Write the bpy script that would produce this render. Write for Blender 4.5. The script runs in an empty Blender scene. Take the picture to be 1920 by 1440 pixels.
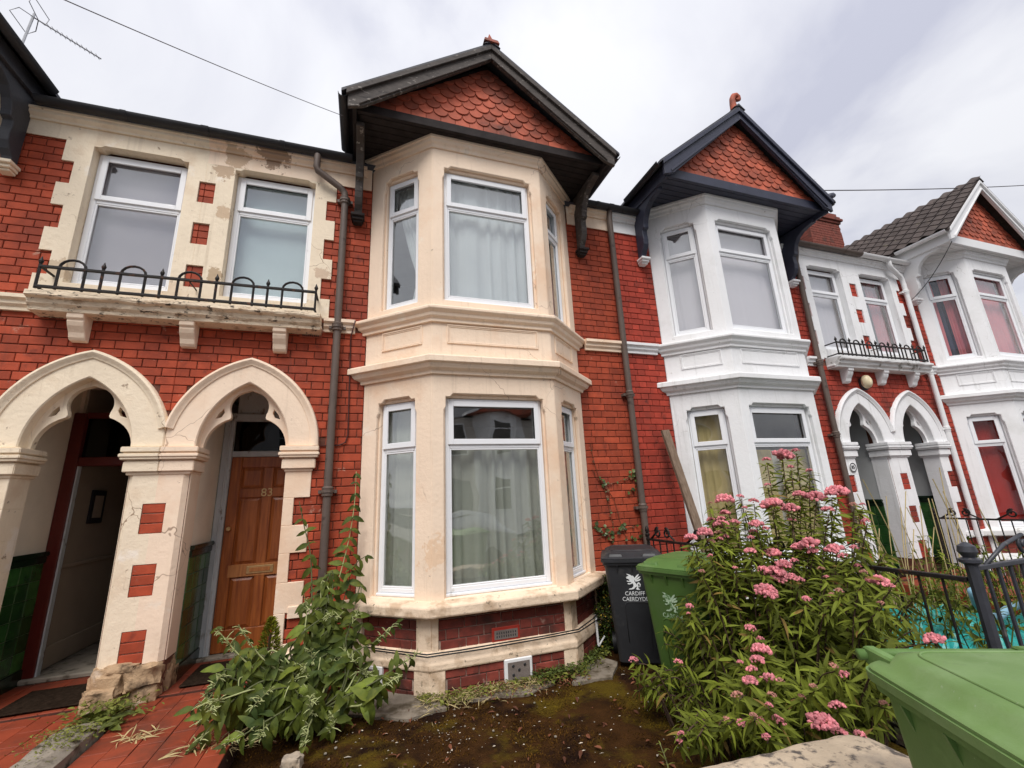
import bpy, bmesh, math, random
from mathutils import Matrix, Vector
from mathutils.geometry import tessellate_polygon
R = random.Random(83)
SC = bpy.context.scene
COL = SC.collection
rad = math.radians

# ------------------------------------------------------------------ camera
FPX, CAM = 811.016, Vector((-3.2305, -4.7965, 1.5040))
FW = Vector((0.31339287, 0.91582606, 0.25109267))
RT = Vector((0.94887871, -0.3124726, -0.04461009))
UP = Vector((-0.0376045, -0.25223697, 0.96693454))
cd = bpy.data.cameras.new('camera')
cam = bpy.data.objects.new('camera', cd)
COL.objects.link(cam)
cam.matrix_world = Matrix(((RT.x, UP.x, -FW.x, CAM.x), (RT.y, UP.y, -FW.y, CAM.y), (RT.z, UP.z, -FW.z, CAM.z), (0, 0, 0, 1)))
cd.sensor_fit = 'HORIZONTAL'
cd.sensor_width = 36.0
cd.lens = FPX / 1920 * 36
cd.clip_start, cd.clip_end = 0.05, 600
SC.camera = cam

def pix(p):
    d = Vector(p) - CAM
    z = d.dot(FW)
    return (960 + FPX * d.dot(RT) / z, 720 - FPX * d.dot(UP) / z, z)

def ray(px, py):
    return FW + RT * ((px - 960) / FPX) - UP * ((py - 720) / FPX)

def at(px, py, Y):
    d = ray(px, py)
    return CAM + d * ((Y - CAM.y) / d.y)

def atz(px, py, Z):
    d = ray(px, py)
    return CAM + d * ((Z - CAM.z) / d.z)

# ------------------------------------------------------------------ sky, sun, exposure
SUN_EL, SUN_AZ = rad(55), rad(204)      # azimuth clockwise from +Y
SKY_CLOUD, SUN_E, EXPO = 0.415, 1.5, 1.08
world = bpy.data.worlds.new('World')
SC.world = world
world.use_nodes = True
wn, wl = world.node_tree.nodes, world.node_tree.links
wn.clear()
wo = wn.new('ShaderNodeOutputWorld')
bg = wn.new('ShaderNodeBackground')
wl.new(bg.outputs[0], wo.inputs[0])
sky = wn.new('ShaderNodeTexSky')
sky.sky_type = 'NISHITA'
sky.sun_disc = False
sky.sun_elevation = SUN_EL
sky.sun_rotation = SUN_AZ
skys = wn.new('ShaderNodeVectorMath')
skys.operation = 'SCALE'
skys.inputs['Scale'].default_value = 0.07
wl.new(sky.outputs[0], skys.inputs[0])
tc = wn.new('ShaderNodeTexCoord')
sep = wn.new('ShaderNodeSeparateXYZ')
wl.new(tc.outputs['Generated'], sep.inputs[0])
# project the direction on a cloud sheet so the clouds grow towards the zenith
zz = wn.new('ShaderNodeMath'); zz.operation = 'ABSOLUTE'; wl.new(sep.outputs[2], zz.inputs[0])
za = wn.new('ShaderNodeMath'); za.operation = 'ADD'; za.inputs[1].default_value = 0.25; wl.new(zz.outputs[0], za.inputs[0])
dv = wn.new('ShaderNodeVectorMath'); dv.operation = 'DIVIDE'
cmb = wn.new('ShaderNodeCombineXYZ')
for i in range(3): wl.new(za.outputs[0], cmb.inputs[i])
wl.new(tc.outputs['Generated'], dv.inputs[0]); wl.new(cmb.outputs[0], dv.inputs[1])
n1 = wn.new('ShaderNodeTexNoise')
n1.inputs['Scale'].default_value = 1.7; n1.inputs['Detail'].default_value = 7; n1.inputs['Roughness'].default_value = 0.52
n1.inputs['Distortion'].default_value = 0.35
wl.new(dv.outputs[0], n1.inputs['Vector'])
cr = wn.new('ShaderNodeValToRGB')
cr.color_ramp.elements[0].position = 0.36; cr.color_ramp.elements[0].color = (0.67, 0.685, 0.81, 1)
cr.color_ramp.elements[1].position = 0.63; cr.color_ramp.elements[1].color = (1.06, 1.065, 1.11, 1)
e = cr.color_ramp.elements.new(0.5); e.color = (0.92, 0.928, 1.00, 1)
wl.new(n1.outputs[0], cr.inputs[0])
# CIE overcast: brighter towards the zenith
zg = wn.new('ShaderNodeMath'); zg.operation = 'MULTIPLY_ADD'; zg.inputs[1].default_value = 0.45 * SKY_CLOUD; zg.inputs[2].default_value = 0.80 * SKY_CLOUD
wl.new(zz.outputs[0], zg.inputs[0])
cs = wn.new('ShaderNodeVectorMath'); cs.operation = 'SCALE'
wl.new(cr.outputs[0], cs.inputs[0]); wl.new(zg.outputs[0], cs.inputs['Scale'])
mx = wn.new('ShaderNodeMixRGB'); mx.inputs[0].default_value = 0.93
wl.new(skys.outputs[0], mx.inputs[1]); wl.new(cs.outputs[0], mx.inputs[2])
wl.new(mx.outputs[0], bg.inputs[0])
bg.inputs[1].default_value = 1.0

sd = bpy.data.lights.new('sun', 'SUN')
sd.energy = SUN_E; sd.angle = rad(32); sd.color = (1.0, 0.965, 0.92)
sun = bpy.data.objects.new('sun', sd)
COL.objects.link(sun)
sdir = Vector((math.sin(SUN_AZ) * math.cos(SUN_EL), math.cos(SUN_AZ) * math.cos(SUN_EL), math.sin(SUN_EL)))
sun.rotation_euler = sdir.to_track_quat('Z', 'Y').to_euler()
SC.view_settings.view_transform = 'Standard'
SC.view_settings.look = 'None'
SC.view_settings.exposure = EXPO
SC.view_settings.gamma = 1.0
SC.view_settings.use_curve_mapping = False
try:
    SC.cycles.max_bounces = 6; SC.cycles.diffuse_bounces = 5; SC.cycles.glossy_bounces = 3; SC.cycles.transparent_max_bounces = 10
except Exception:
    pass

# ------------------------------------------------------------------ materials
MATS = {}
def mat(name, c, rough=.75, var=.12, vs=6, bump=.15, bs=60, spec=.4, dirt=None, ds=3, dthr=.56, dsoft=.06, island=0, objr=0, metal=0, stretch=(1, 1, 1), bd=.02, var2=None, trans=0, crack=None, streak=None, patch=None):
    if name in MATS: return MATS[name]
    m = bpy.data.materials.new(name); m.use_nodes = True
    n, l = m.node_tree.nodes, m.node_tree.links
    b = n['Principled BSDF']
    b.inputs['Roughness'].default_value = rough
    b.inputs['Specular IOR Level'].default_value = spec
    b.inputs['Metallic'].default_value = metal
    geo = n.new('ShaderNodeNewGeometry')
    mp = n.new('ShaderNodeMapping'); mp.inputs['Scale'].default_value = stretch
    l.new(geo.outputs['Position'], mp.inputs[0])
    def noise(s, d=5, r=.55):
        t = n.new('ShaderNodeTexNoise'); t.inputs['Scale'].default_value = s; t.inputs['Detail'].default_value = d; t.inputs['Roughness'].default_value = r
        l.new(mp.outputs[0], t.inputs['Vector']); return t
    t = noise(vs)
    ramp = n.new('ShaderNodeValToRGB')
    ramp.color_ramp.elements[0].position = .28; ramp.color_ramp.elements[1].position = .72
    k = lambda f: tuple(max(0, min(1, x * f)) for x in c) + (1,)
    ramp.color_ramp.elements[0].color = k(1 - var) if var2 is None else tuple(var2) + (1,)
    ramp.color_ramp.elements[1].color = k(1 + var)
    l.new(t.outputs[0], ramp.inputs[0])
    out = ramp.outputs[0]
    def mul(fac_out, lo, hi):
        nonlocal out
        mr = n.new('ShaderNodeMapRange'); mr.inputs[3].default_value = lo; mr.inputs[4].default_value = hi
        l.new(fac_out, mr.inputs[0])
        v = n.new('ShaderNodeVectorMath'); v.operation = 'SCALE'
        l.new(out, v.inputs[0]); l.new(mr.outputs[0], v.inputs['Scale']); out = v.outputs[0]
    if island: mul(geo.outputs['Random Per Island'], 1 - island, 1 + island)
    if objr:
        oi = n.new('ShaderNodeObjectInfo'); mul(oi.outputs['Random'], 1 - objr, 1 + objr)
    for q, (dc, dsc, th, so) in enumerate(([(dirt, ds, dthr, dsoft)] if dirt and not isinstance(dirt[0], tuple) else (dirt or []))):
        t2 = noise(dsc, 8, .62)
        if q: 
            t2.noise_dimensions = '4D'; t2.inputs['W'].default_value = q * 7.3
        mr = n.new('ShaderNodeMapRange'); mr.inputs[1].default_value = th - so; mr.inputs[2].default_value = th + so
        l.new(t2.outputs[0], mr.inputs[0])
        mm = n.new('ShaderNodeMixRGB'); l.new(mr.outputs[0], mm.inputs[0]); l.new(out, mm.inputs[1]); mm.inputs[2].default_value = tuple(dc) + (1,)
        out = mm.outputs[0]
    for (pc, pr, pcol) in (patch or []):    # plaster fallen away round one spot
        vd = n.new('ShaderNodeVectorMath'); vd.operation = 'DISTANCE'; l.new(geo.outputs['Position'], vd.inputs[0]); vd.inputs[1].default_value = pc
        t9 = noise(6.5, 7, .7); a1 = n.new('ShaderNodeMath'); a1.operation = 'MULTIPLY_ADD'; a1.inputs[1].default_value = -1 / pr; a1.inputs[2].default_value = 1.0; l.new(vd.outputs['Value'], a1.inputs[0])
        a2 = n.new('ShaderNodeMath'); a2.operation = 'MULTIPLY_ADD'; a2.inputs[1].default_value = 2.2; l.new(t9.outputs[0], a2.inputs[0]); l.new(a1.outputs[0], a2.inputs[2])
        m7 = n.new('ShaderNodeMapRange'); m7.inputs[1].default_value = 1.66; m7.inputs[2].default_value = 1.72; l.new(a2.outputs[0], m7.inputs[0])
        a3 = n.new('ShaderNodeMath'); a3.operation = 'GREATER_THAN'; a3.inputs[1].default_value = .0; l.new(a1.outputs[0], a3.inputs[0])
        a4 = n.new('ShaderNodeMath'); a4.operation = 'MULTIPLY'; l.new(m7.outputs[0], a4.inputs[0]); l.new(a3.outputs[0], a4.inputs[1])
        mm = n.new('ShaderNodeMixRGB'); l.new(a4.outputs[0], mm.inputs[0]); l.new(out, mm.inputs[1]); mm.inputs[2].default_value = tuple(pcol) + (1,); out = mm.outputs[0]
    if streak:      # rain runs: noise drawn out downwards
        mp2 = n.new('ShaderNodeMapping'); mp2.inputs['Scale'].default_value = (11, 11, .55); l.new(geo.outputs['Position'], mp2.inputs[0])
        t7 = n.new('ShaderNodeTexNoise'); t7.inputs['Scale'].default_value = 1.6; t7.inputs['Detail'].default_value = 6; t7.inputs['Roughness'].default_value = .65; l.new(mp2.outputs[0], t7.inputs['Vector'])
        t8 = noise(.9, 2); m4 = n.new('ShaderNodeMapRange'); m4.inputs[1].default_value = .54; m4.inputs[2].default_value = .74; l.new(t7.outputs[0], m4.inputs[0])
        m5 = n.new('ShaderNodeMapRange'); m5.inputs[1].default_value = .40; m5.inputs[2].default_value = .62; m5.inputs[4].default_value = streak[1]; l.new(t8.outputs[0], m5.inputs[0])
        m6 = n.new('ShaderNodeMath'); m6.operation = 'MULTIPLY'; l.new(m4.outputs[0], m6.inputs[0]); l.new(m5.outputs[0], m6.inputs[1])
        mm = n.new('ShaderNodeMixRGB'); l.new(m6.outputs[0], mm.inputs[0]); l.new(out, mm.inputs[1]); mm.inputs[2].default_value = tuple(streak[0]) + (1,); out = mm.outputs[0]
    if crack:       # hairline cracks: thin cell edges broken up by a mask
        cs_, cw, cc = crack
        t5 = noise(cs_ * 2, 3); ad = n.new('ShaderNodeMixRGB'); ad.blend_type = 'ADD'; ad.inputs[0].default_value = .25; l.new(mp.outputs[0], ad.inputs[1]); l.new(t5.outputs['Color'], ad.inputs[2])
        vo = n.new('ShaderNodeTexVoronoi'); vo.feature = 'DISTANCE_TO_EDGE'; vo.inputs['Scale'].default_value = cs_; l.new(ad.outputs[0], vo.inputs['Vector'])
        m1 = n.new('ShaderNodeMapRange'); m1.inputs[1].default_value = cw; m1.inputs[2].default_value = cw * .3; l.new(vo.outputs['Distance'], m1.inputs[0])
        t6 = noise(1.1, 3); m2 = n.new('ShaderNodeMapRange'); m2.inputs[1].default_value = .56; m2.inputs[2].default_value = .66; l.new(t6.outputs[0], m2.inputs[0])
        m3 = n.new('ShaderNodeMath'); m3.operation = 'MULTIPLY'; l.new(m1.outputs[0], m3.inputs[0]); l.new(m2.outputs[0], m3.inputs[1])
        mm = n.new('ShaderNodeMixRGB'); l.new(m3.outputs[0], mm.inputs[0]); l.new(out, mm.inputs[1]); mm.inputs[2].default_value = tuple(cc) + (1,); out = mm.outputs[0]
    l.new(out, b.inputs['Base Color'])
    if bump:
        t3 = noise(bs, 6, .6)
        bp = n.new('ShaderNodeBump'); bp.inputs['Strength'].default_value = bump; bp.inputs['Distance'].default_value = bd
        l.new(t3.outputs[0], bp.inputs['Height']); l.new(bp.outputs[0], b.inputs['Normal'])
    if trans:
        tr = n.new('ShaderNodeBsdfTranslucent'); l.new(out, tr.inputs[0])
        ms = n.new('ShaderNodeMixShader'); ms.inputs[0].default_value = trans
        l.new(b.outputs[0], ms.inputs[1]); l.new(tr.outputs[0], ms.inputs[2]); l.new(ms.outputs[0], n['Material Output'].inputs[0])
    MATS[name] = m
    return m

def glass(name, refl=.12, tint=(.82, .86, .86), wav=.015):
    if name in MATS: return MATS[name]
    m = bpy.data.materials.new(name); m.use_nodes = True
    n, l = m.node_tree.nodes, m.node_tree.links
    n.remove(n['Principled BSDF'])
    tr = n.new('ShaderNodeBsdfTransparent'); tr.inputs[0].default_value = tint + (1,)
    gl = n.new('ShaderNodeBsdfGlossy'); gl.inputs['Roughness'].default_value = .015; gl.inputs[0].default_value = (1, 1, 1, 1)
    lw = n.new('ShaderNodeLayerWeight'); lw.inputs[0].default_value = .5
    pw = n.new('ShaderNodeMath'); pw.operation = 'POWER'; pw.inputs[1].default_value = 4; l.new(lw.outputs['Facing'], pw.inputs[0])
    ma = n.new('ShaderNodeMath'); ma.operation = 'MULTIPLY_ADD'; ma.inputs[1].default_value = .8; ma.inputs[2].default_value = refl; l.new(pw.outputs[0], ma.inputs[0])
    geo = n.new('ShaderNodeNewGeometry')
    t = n.new('ShaderNodeTexNoise'); t.inputs['Scale'].default_value = 2.2; t.inputs['Detail'].default_value = 1; l.new(geo.outputs['Position'], t.inputs['Vector'])
    bp = n.new('ShaderNodeBump'); bp.inputs['Strength'].default_value = wav; bp.inputs['Distance'].default_value = .3
    l.new(t.outputs[0], bp.inputs['Height']); l.new(bp.outputs[0], gl.inputs['Normal'])
    mi = n.new('ShaderNodeMixShader'); l.new(ma.outputs[0], mi.inputs[0]); l.new(tr.outputs[0], mi.inputs[1]); l.new(gl.outputs[0], mi.inputs[2])
    l.new(mi.outputs[0], n['Material Output'].inputs[0])
    MATS[name] = m
    return m

def wood(name, c1, c2, rough=.35, scale=(14, 14, 1.1), coat=.3):
    if name in MATS: return MATS[name]
    m = bpy.data.materials.new(name); m.use_nodes = True
    n, l = m.node_tree.nodes, m.node_tree.links
    b = n['Principled BSDF']; b.inputs['Roughness'].default_value = rough
    b.inputs['Coat Weight'].default_value = coat; b.inputs['Coat Roughness'].default_value = .25
    geo = n.new('ShaderNodeNewGeometry'); mp = n.new('ShaderNodeMapping'); mp.inputs['Scale'].default_value = scale
    l.new(geo.outputs['Position'], mp.inputs[0])
    t = n.new('ShaderNodeTexNoise'); t.inputs['Scale'].default_value = 2.5; t.inputs['Detail'].default_value = 8; t.inputs['Distortion'].default_value = .6
    l.new(mp.outputs[0], t.inputs['Vector'])
    r = n.new('ShaderNodeValToRGB'); r.color_ramp.elements[0].position = .3; r.color_ramp.elements[1].position = .7
    r.color_ramp.elements[0].color = tuple(c1) + (1,); r.color_ramp.elements[1].color = tuple(c2) + (1,)
    l.new(t.outputs[0], r.inputs[0]); l.new(r.outputs[0], b.inputs['Base Color'])
    bp = n.new('ShaderNodeBump'); bp.inputs['Strength'].default_value = .12; bp.inputs['Distance'].default_value = .01
    l.new(t.outputs[0], bp.inputs['Height']); l.new(bp.outputs[0], b.inputs['Normal'])
    MATS[name] = m
    return m

BRICK = mat('brick_red', (.365, .062, .026), .75, .22, 9, .4, 70, .3, [((.20, .036, .020), 1.3, .60, .10), ((.14, .030, .019), 6, .66, .06), ((.50, .30, .22), 4.2, .685, .03), ((.34, .095, .06), 19, .64, .03)], island=.17, objr=.19, bd=.006, streak=((.15, .045, .032), .55))
BRICK2 = mat('brick_red_white_house', (.33, .042, .024), .75, .18, 9, .35, 70, .3, [((.13, .028, .018), 1.3, .60, .10), ((.10, .024, .018), 6, .64, .06), ((.45, .26, .20), 5, .70, .03)], island=.18, objr=.2, bd=.004)
BRICKP = mat('brick_plinth', (.19, .040, .028), .7, .3, 9, .35, 70, .3, [((.07, .028, .022), 3, .57, .08), ((.38, .26, .21), 6, .64, .04)], island=.2, objr=.22, bd=.004)
MORT = mat('mortar_dark', (.15, .058, .038), .95, .3, 14, .3, 120)
MORTL = mat('mortar_pale', (.40, .31, .25), .95, .3, 14, .3, 120)
CREAM = mat('stucco_peach', (.86, .685, .525), .7, .05, 2.6, .34, 26, .3, [((.80, .57, .40), 1.4, .60, .08), ((.87, .74, .60), 3.1, .63, .03), ((.50, .38, .28), 15, .69, .025)], bd=.012, streak=((.50, .38, .27), .45), patch=[((-4.75, -.02, 5.30), .30, (.56, .40, .27)), ((-4.35, -.08, 5.43), .38, (.36, .24, .16)), ((-2.62, -.6, 1.0), .35, (.80, .58, .40))], crack=(1.7, .006, (.40, .28, .20)))
CREAMO = mat('stucco_cream', (.83, .705, .535), .75, .06, 2.6, .42, 24, .3, [((.72, .57, .41), 2.0, .61, .07), ((.86, .77, .65), 3.1, .62, .03), ((.36, .27, .19), 13, .665, .03)], bd=.014, streak=((.48, .37, .26), .5), patch=[((-4.83, -.02, 5.14), .24, (.52, .38, .26)), ((-4.80, -.02, 4.62), .20, (.58, .43, .29)), ((-4.78, -.02, 3.85), .20, (.50, .37, .24)), ((-3.78, -.02, 4.0), .20, (.62, .47, .34)), ((-6.05, -.02, 3.75), .25, (.60, .47, .33))], crack=(2.2, .008, (.34, .24, .16)))
CREAMW = mat('stucco_weathered', (.80, .63, .465), .85, .10, 4, .5, 26, .2, [((.55, .40, .27), 6, .55, .07), ((.22, .17, .12), 19, .645, .03)], bd=.014, crack=(2.2, .008, (.30, .22, .15)))
LEDGEW = mat('ledge_flaking', (.80, .66, .49), .85, .10, 6, .7, 22, .2, [((.50, .37, .25), 9, .59, .05), ((.09, .074, .058), 15, .605, .03)], bd=.02, stretch=(1, 1, 2))
WHITE = mat('stucco_white', (.80, .80, .805), .7, .035, 2.2, .28, 26, .3, [((.70, .70, .69), 1.5, .60, .08), ((.46, .44, .41), 14, .69, .025)], bd=.012, streak=((.44, .44, .42), .75), crack=(1.9, .006, (.45, .44, .42)))
WHITEW = mat('stucco_white_weathered', (.70, .70, .69), .8, .08, 4, .3, 30, .2, [((.25, .24, .21), 7, .62, .04)], bd=.01)
PVC = mat('upvc_white', (.80, .81, .83), .32, .02, 3, .02, 20, .5, [((.55, .55, .54), 5, .72, .05)])
GREYW = mat('porch_grey_paint', (.42, .43, .43), .8, .07, 3, .12, 40)
CREAMP = mat('porch_cream_paint', (.82, .72, .58), .8, .08, 3, .15, 40)
TERRA = mat('terracotta_tile', (.37, .088, .048), .7, .2, 10, .25, 70, .3, [((.12, .045, .032), 2.1, .60, .10)], objr=.30, island=.1, bd=.004)
DKBROWN = mat('barge_brown_peeling', (.070, .058, .051), .7, .3, 8, .4, 50, .3, [((.24, .215, .19), 13, .63, .02), ((.025, .02, .018), 5, .60, .05)], stretch=(1, 1, 2.5), bd=.006)
DKSOFF = mat('soffit_dark', (.028, .022, .021), .8, .3, 8, .2, 50, .2)
NAVY = mat('barge_navy', (.030, .033, .055), .5, .2, 6, .15, 50, .4, [((.12, .12, .14), 13, .70, .02)])
BLACKG = mat('barge_charcoal', (.042, .043, .050), .55, .2, 6, .15, 50, .4)
WHITEB = mat('barge_white', (.74, .74, .74), .5, .03, 3, .05, 40, .4)
SLATE = mat('slate_roof', (.055, .055, .065), .6, .25, 8, .2, 60, .4, objr=.15)
BROWNT = mat('concrete_roof_tile', (.070, .055, .050), .85, .25, 8, .3, 60, .2, [((.16, .14, .10), 9, .67, .03)], objr=.18)
PIPEB = mat('pipe_brown', (.115, .085, .070), .55, .12, 5, .1, 60, .4, [((.05, .035, .03), 6, .64, .04)])
PIPEK = mat('gutter_black', (.022, .022, .025), .5, .2, 5, .1, 60, .4)
IRON = mat('iron_black', (.014, .011, .010), .6, .25, 20, .3, 120, .3, [((.10, .035, .015), 14, .62, .05)], bd=.003)
IRONG = mat('iron_painted_grey', (.035, .037, .046), .42, .25, 14, .2, 90, .5, [((.11, .10, .095), 12, .66, .04)], bd=.003)
GTILE = mat('glazed_green_tile', (.026, .085, .018), .14, .45, 7, .05, 20, .6, objr=.5, var2=(.012, .048, .014))
GROUT = mat('grout_dark', (.22, .24, .16), .9, .2, 20, .2, 80)
GCAP = mat('glazed_green_cap', (.008, .022, .010), .2, .3, 7, .05, 20, .6)
QUARRY = mat('quarry_tile_red', (.245, .044, .018), .62, .16, 5, .2, 60, .35, [((.12, .035, .020), 3, .58, .10), ((.34, .16, .10), 22, .70, .03)], objr=.14, bd=.004)
QGROUT = mat('quarry_grout', (.07, .025, .016), .9, .3, 14, .3, 80)
CONC = mat('concrete_grey', (.27, .235, .19), .9, .2, 6, .5, 50, .2, [((.09, .075, .055), 9, .58, .06), ((.10, .11, .035), 4, .64, .05)], bd=.01)
STONE = mat('coping_stone', (.50, .40, .29), .9, .18, 7, .6, 42, .2, [((.10, .085, .075), 17, .575, .05), ((.30, .25, .20), 5, .58, .08)], bd=.012)
ROCK = mat('crumbling_sandstone', (.44, .30, .18), .9, .28, 6, .7, 30, .2, [((.12, .08, .05), 7, .58, .06), ((.62, .52, .42), 4, .62, .05)], bd=.02)
DOORW = wood('door_hardwood', (.21, .048, .009), (.40, .115, .023), .42, coat=.1)
DOORL = wood('door_rail_wood', (.34, .115, .03), (.50, .20, .06))
PLANKW = wood('weathered_plank', (.13, .085, .055), (.24, .17, .12), .85, (20, 20, 2), 0)
BRASS = mat('brass', (.62, .42, .20), .35, .1, 30, .05, 60, .5, metal=.8)
REDP = mat('door_frame_oxblood', (.10, .012, .008), .4, .2, 6, .2, 50, .4, [((.35, .25, .20), 14, .735, .02)])
FRAMEW = mat('peeling_white_frame', (.50, .53, .54), .7, .1, 8, .3, 40, .3, [((.23, .21, .18), 11, .62, .04)], stretch=(1, 1, .5))
HALL = mat('hall_wall', (.42, .33, .25), .9, .08, 3, .05, 40)
DARKIN = mat('interior_dark', (.10, .095, .09), .9, .1, 3, 0)
ROOMW = mat('interior_wall', (.34, .32, .29), .9, .1, 3, 0)
MATTM = mat('door_mat', (.030, .020, .014), 1.0, .4, 30, .8, 150, .0)
GLASS = glass('window_glass', .14, (.96, .98, .98))
GLASSD = glass('window_glass_lower', .17, (.93, .95, .93))
GLASSR = glass('window_glass_clear', .055, (.98, .98, .98))
GLASSK = glass('fanlight_glass', .03, (.12, .12, .12))
NET = mat('net_curtain', (.88, .90, .90), .9, .05, 2, .05, 30, .1, trans=.35)
NETG = mat('grey_curtain', (.72, .72, .67), .9, .08, 2, .05, 30, .1, trans=.3)
NETF = mat('frosted_screen', (.54, .62, .62), .8, .06, 2, .05, 30, .1)
YELC = mat('mustard_curtain', (.60, .50, .24), .9, .10, 2, .05, 30, .1, trans=.25)
BLIND = mat('blind_mauve', (.66, .59, .62), .8, .04, 2, .02, 30, .2)
REDC = mat('red_curtain', (.46, .04, .03), .9, .15, 2, .05, 30, .1, trans=.25)
PINKC = mat('pink_curtain', (.72, .22, .24), .9, .15, 2, .05, 30, .1, trans=.25)
NAVYC = mat('navy_curtain', (.06, .07, .11), .9, .15, 2, .05, 30, .1)

# ------------------------------------------------------------------ mesh helpers
WM = {}
class MB:
    def __init__(s, xf=None): s.v, s.f, s.xf = [], [], xf
    def P(s, *p):
        s.v.append(tuple(s.xf(*p)) if s.xf else tuple(p)); return len(s.v) - 1
    def box(s, x0, x1, y0, y1, z0, z1):
        i = [s.P(x, y, z) for z in (z0, z1) for y in (y0, y1) for x in (x0, x1)]
        for q in ((0, 1, 3, 2), (4, 6, 7, 5), (0, 4, 5, 1), (2, 3, 7, 6), (0, 2, 6, 4), (1, 5, 7, 3)): s.f.append([i[k] for k in q])
        return s
    def prism(s, poly, d0, d1, ax='y'):
        """poly of 2-D points; ax names the axis it is extruded along"""
        mk = {'y': lambda a, b, d: (a, d, b), 'x': lambda a, b, d: (d, a, b), 'z': lambda a, b, d: (a, b, d)}[ax]
        n = len(poly)
        A = [s.P(*mk(a, b, d0)) for a, b in poly]; B = [s.P(*mk(a, b, d1)) for a, b in poly]
        if n <= 4: s.f += [A[:], B[::-1]]
        else:
            for t in tessellate_polygon([[Vector((a, b, 0)) for a, b in poly]]):
                s.f.append([A[k] for k in t]); s.f.append([B[k] for k in t][::-1])
        for k in range(n): s.f.append([A[k], A[(k + 1) % n], B[(k + 1) % n], B[k]])
        return s
    def loft(s, rings, closed=True, cap=True):
        idx = [[s.P(*p) for p in r] for r in rings]
        n = len(idx[0])
        for a, b in zip(idx, idx[1:]):
            for k in range(n if closed else n - 1): s.f.append([a[k], a[(k + 1) % n], b[(k + 1) % n], b[k]])
        if cap and closed: s.f += [idx[0][::-1], idx[-1]]
        return s
    def tube(s, pts, r, n=8, cap=True):
        pts = [Vector(p) for p in pts]; rings = []
        rr = r if isinstance(r, (list, tuple)) else [r] * len(pts)
        up = Vector((0, 0, 1)); prev = None
        for i, p in enumerate(pts):
            d = (pts[min(i + 1, len(pts) - 1)] - pts[max(i - 1, 0)]).normalized()
            if prev is None:
                a = d.cross(up)
                if a.length < .1: a = d.cross(Vector((1, 0, 0)))
            else: a = prev - d * prev.dot(d)
            a.normalize(); prev = a; b = d.cross(a)
            rings.append([p + (a * math.cos(2 * math.pi * k / n) + b * math.sin(2 * math.pi * k / n)) * rr[i] for k in range(n)])
        return s.loft(rings, True, cap)
    def lathe(s, c, prof, n=12, axis='z'):
        rings = []
        for r_, h in prof:
            ring = []
            for k in range(n):
                a = 2 * math.pi * k / n; x, y = r_ * math.cos(a), r_ * math.sin(a)
                ring.append({'z': (c[0] + x, c[1] + y, c[2] + h), 'y': (c[0] + x, c[1] + h, c[2] + y), 'x': (c[0] + h, c[1] + x, c[2] + y)}[axis])
            rings.append(ring)
        return s.loft(rings)
    def mesh(s, name, bevel=0, smooth=False, recalc=True, seg=1):
        me = bpy.data.meshes.new(name)
        me.from_pydata(s.v, [], s.f)
        if recalc or bevel:
            bm = bmesh.new(); bm.from_mesh(me)
            if recalc: bmesh.ops.recalc_face_normals(bm, faces=bm.faces)
            if bevel:
                bm.edges.ensure_lookup_table()
                ed = [e for e in bm.edges if len(e.link_faces) == 2 and e.calc_face_angle(0) > .5]
                bmesh.ops.bevel(bm, geom=ed, offset=bevel, segments=seg, affect='EDGES', clamp_overlap=True)
            bm.to_mesh(me); bm.free()
        if smooth:
            me.shade_smooth() if smooth is True else me.shade_smooth()
            if smooth is not True:
                try: me.set_sharp_from_angle(angle=smooth)
                except Exception: pass
        return me
    def build(s, name, m, parent=None, bevel=0, smooth=False, label=None, kind=None, recalc=True, seg=1):
        return link(name, s.mesh(name, bevel, smooth, recalc, seg), m, parent, None, label, kind)

def link(name, me, m, parent=None, M=None, label=None, kind=None):
    if m is not None and not me.materials: me.materials.append(m)
    o = bpy.data.objects.new(name, me); COL.objects.link(o)
    M = M or Matrix.Identity(4)
    if parent is not None:
        o.parent = parent; o.matrix_parent_inverse = WM[parent.name].inverted()
    o.matrix_basis = M
    WM[o.name] = M
    if label: o['label'] = label
    if kind: o['kind'] = kind
    return o

def thing(name, label, cat, loc=(0, 0, 0), group=None):
    o = bpy.data.objects.new(name, None); COL.objects.link(o)
    o.location = loc; o.empty_display_size = .1
    WM[o.name] = Matrix.Translation(Vector(loc))
    return tag(o, label, cat, group)

def tag(o, label, cat, group=None):
    o['label'] = label; o['category'] = cat
    if group: o['group'] = group
    return o

def struct(o): o['kind'] = 'structure'; return o

def plate(loops, d0, d1, xf):
    """filled 2-D outline with holes, extruded from d0 to d1; xf(a, d, b) -> world"""
    c = bpy.data.curves.new('tmp', 'CURVE'); c.dimensions = '2D'; c.fill_mode = 'BOTH'; c.extrude = .5
    for lp in loops:
        sp = c.splines.new('POLY'); sp.points.add(len(lp) - 1); sp.use_cyclic_u = True
        for k, (a, b) in enumerate(lp): sp.points[k].co = (a, b, 0, 1)
    o = bpy.data.objects.new('tmp', c)
    me = bpy.data.meshes.new_from_object(o)
    mb = MB()
    mb.v = [tuple(xf(v.co.x, d0 + (v.co.z + .5) * (d1 - d0), v.co.y)) for v in me.vertices]
    mb.f = [list(p.vertices) for p in me.polygons]
    bpy.data.objects.remove(o); bpy.data.curves.remove(c); bpy.data.meshes.remove(me)
    return weld(mb)

def weld(mb):
    key, mp, nv = {}, [], []
    for v in mb.v:
        k = tuple(round(x, 5) for x in v)
        if k not in key: key[k] = len(nv); nv.append(v)
        mp.append(key[k])
    mb.v = nv; mb.f = [[mp[i] for i in f] for f in mb.f]
    mb.f = [f for f in mb.f if len(set(f)) == len(f)]
    return mb

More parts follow.
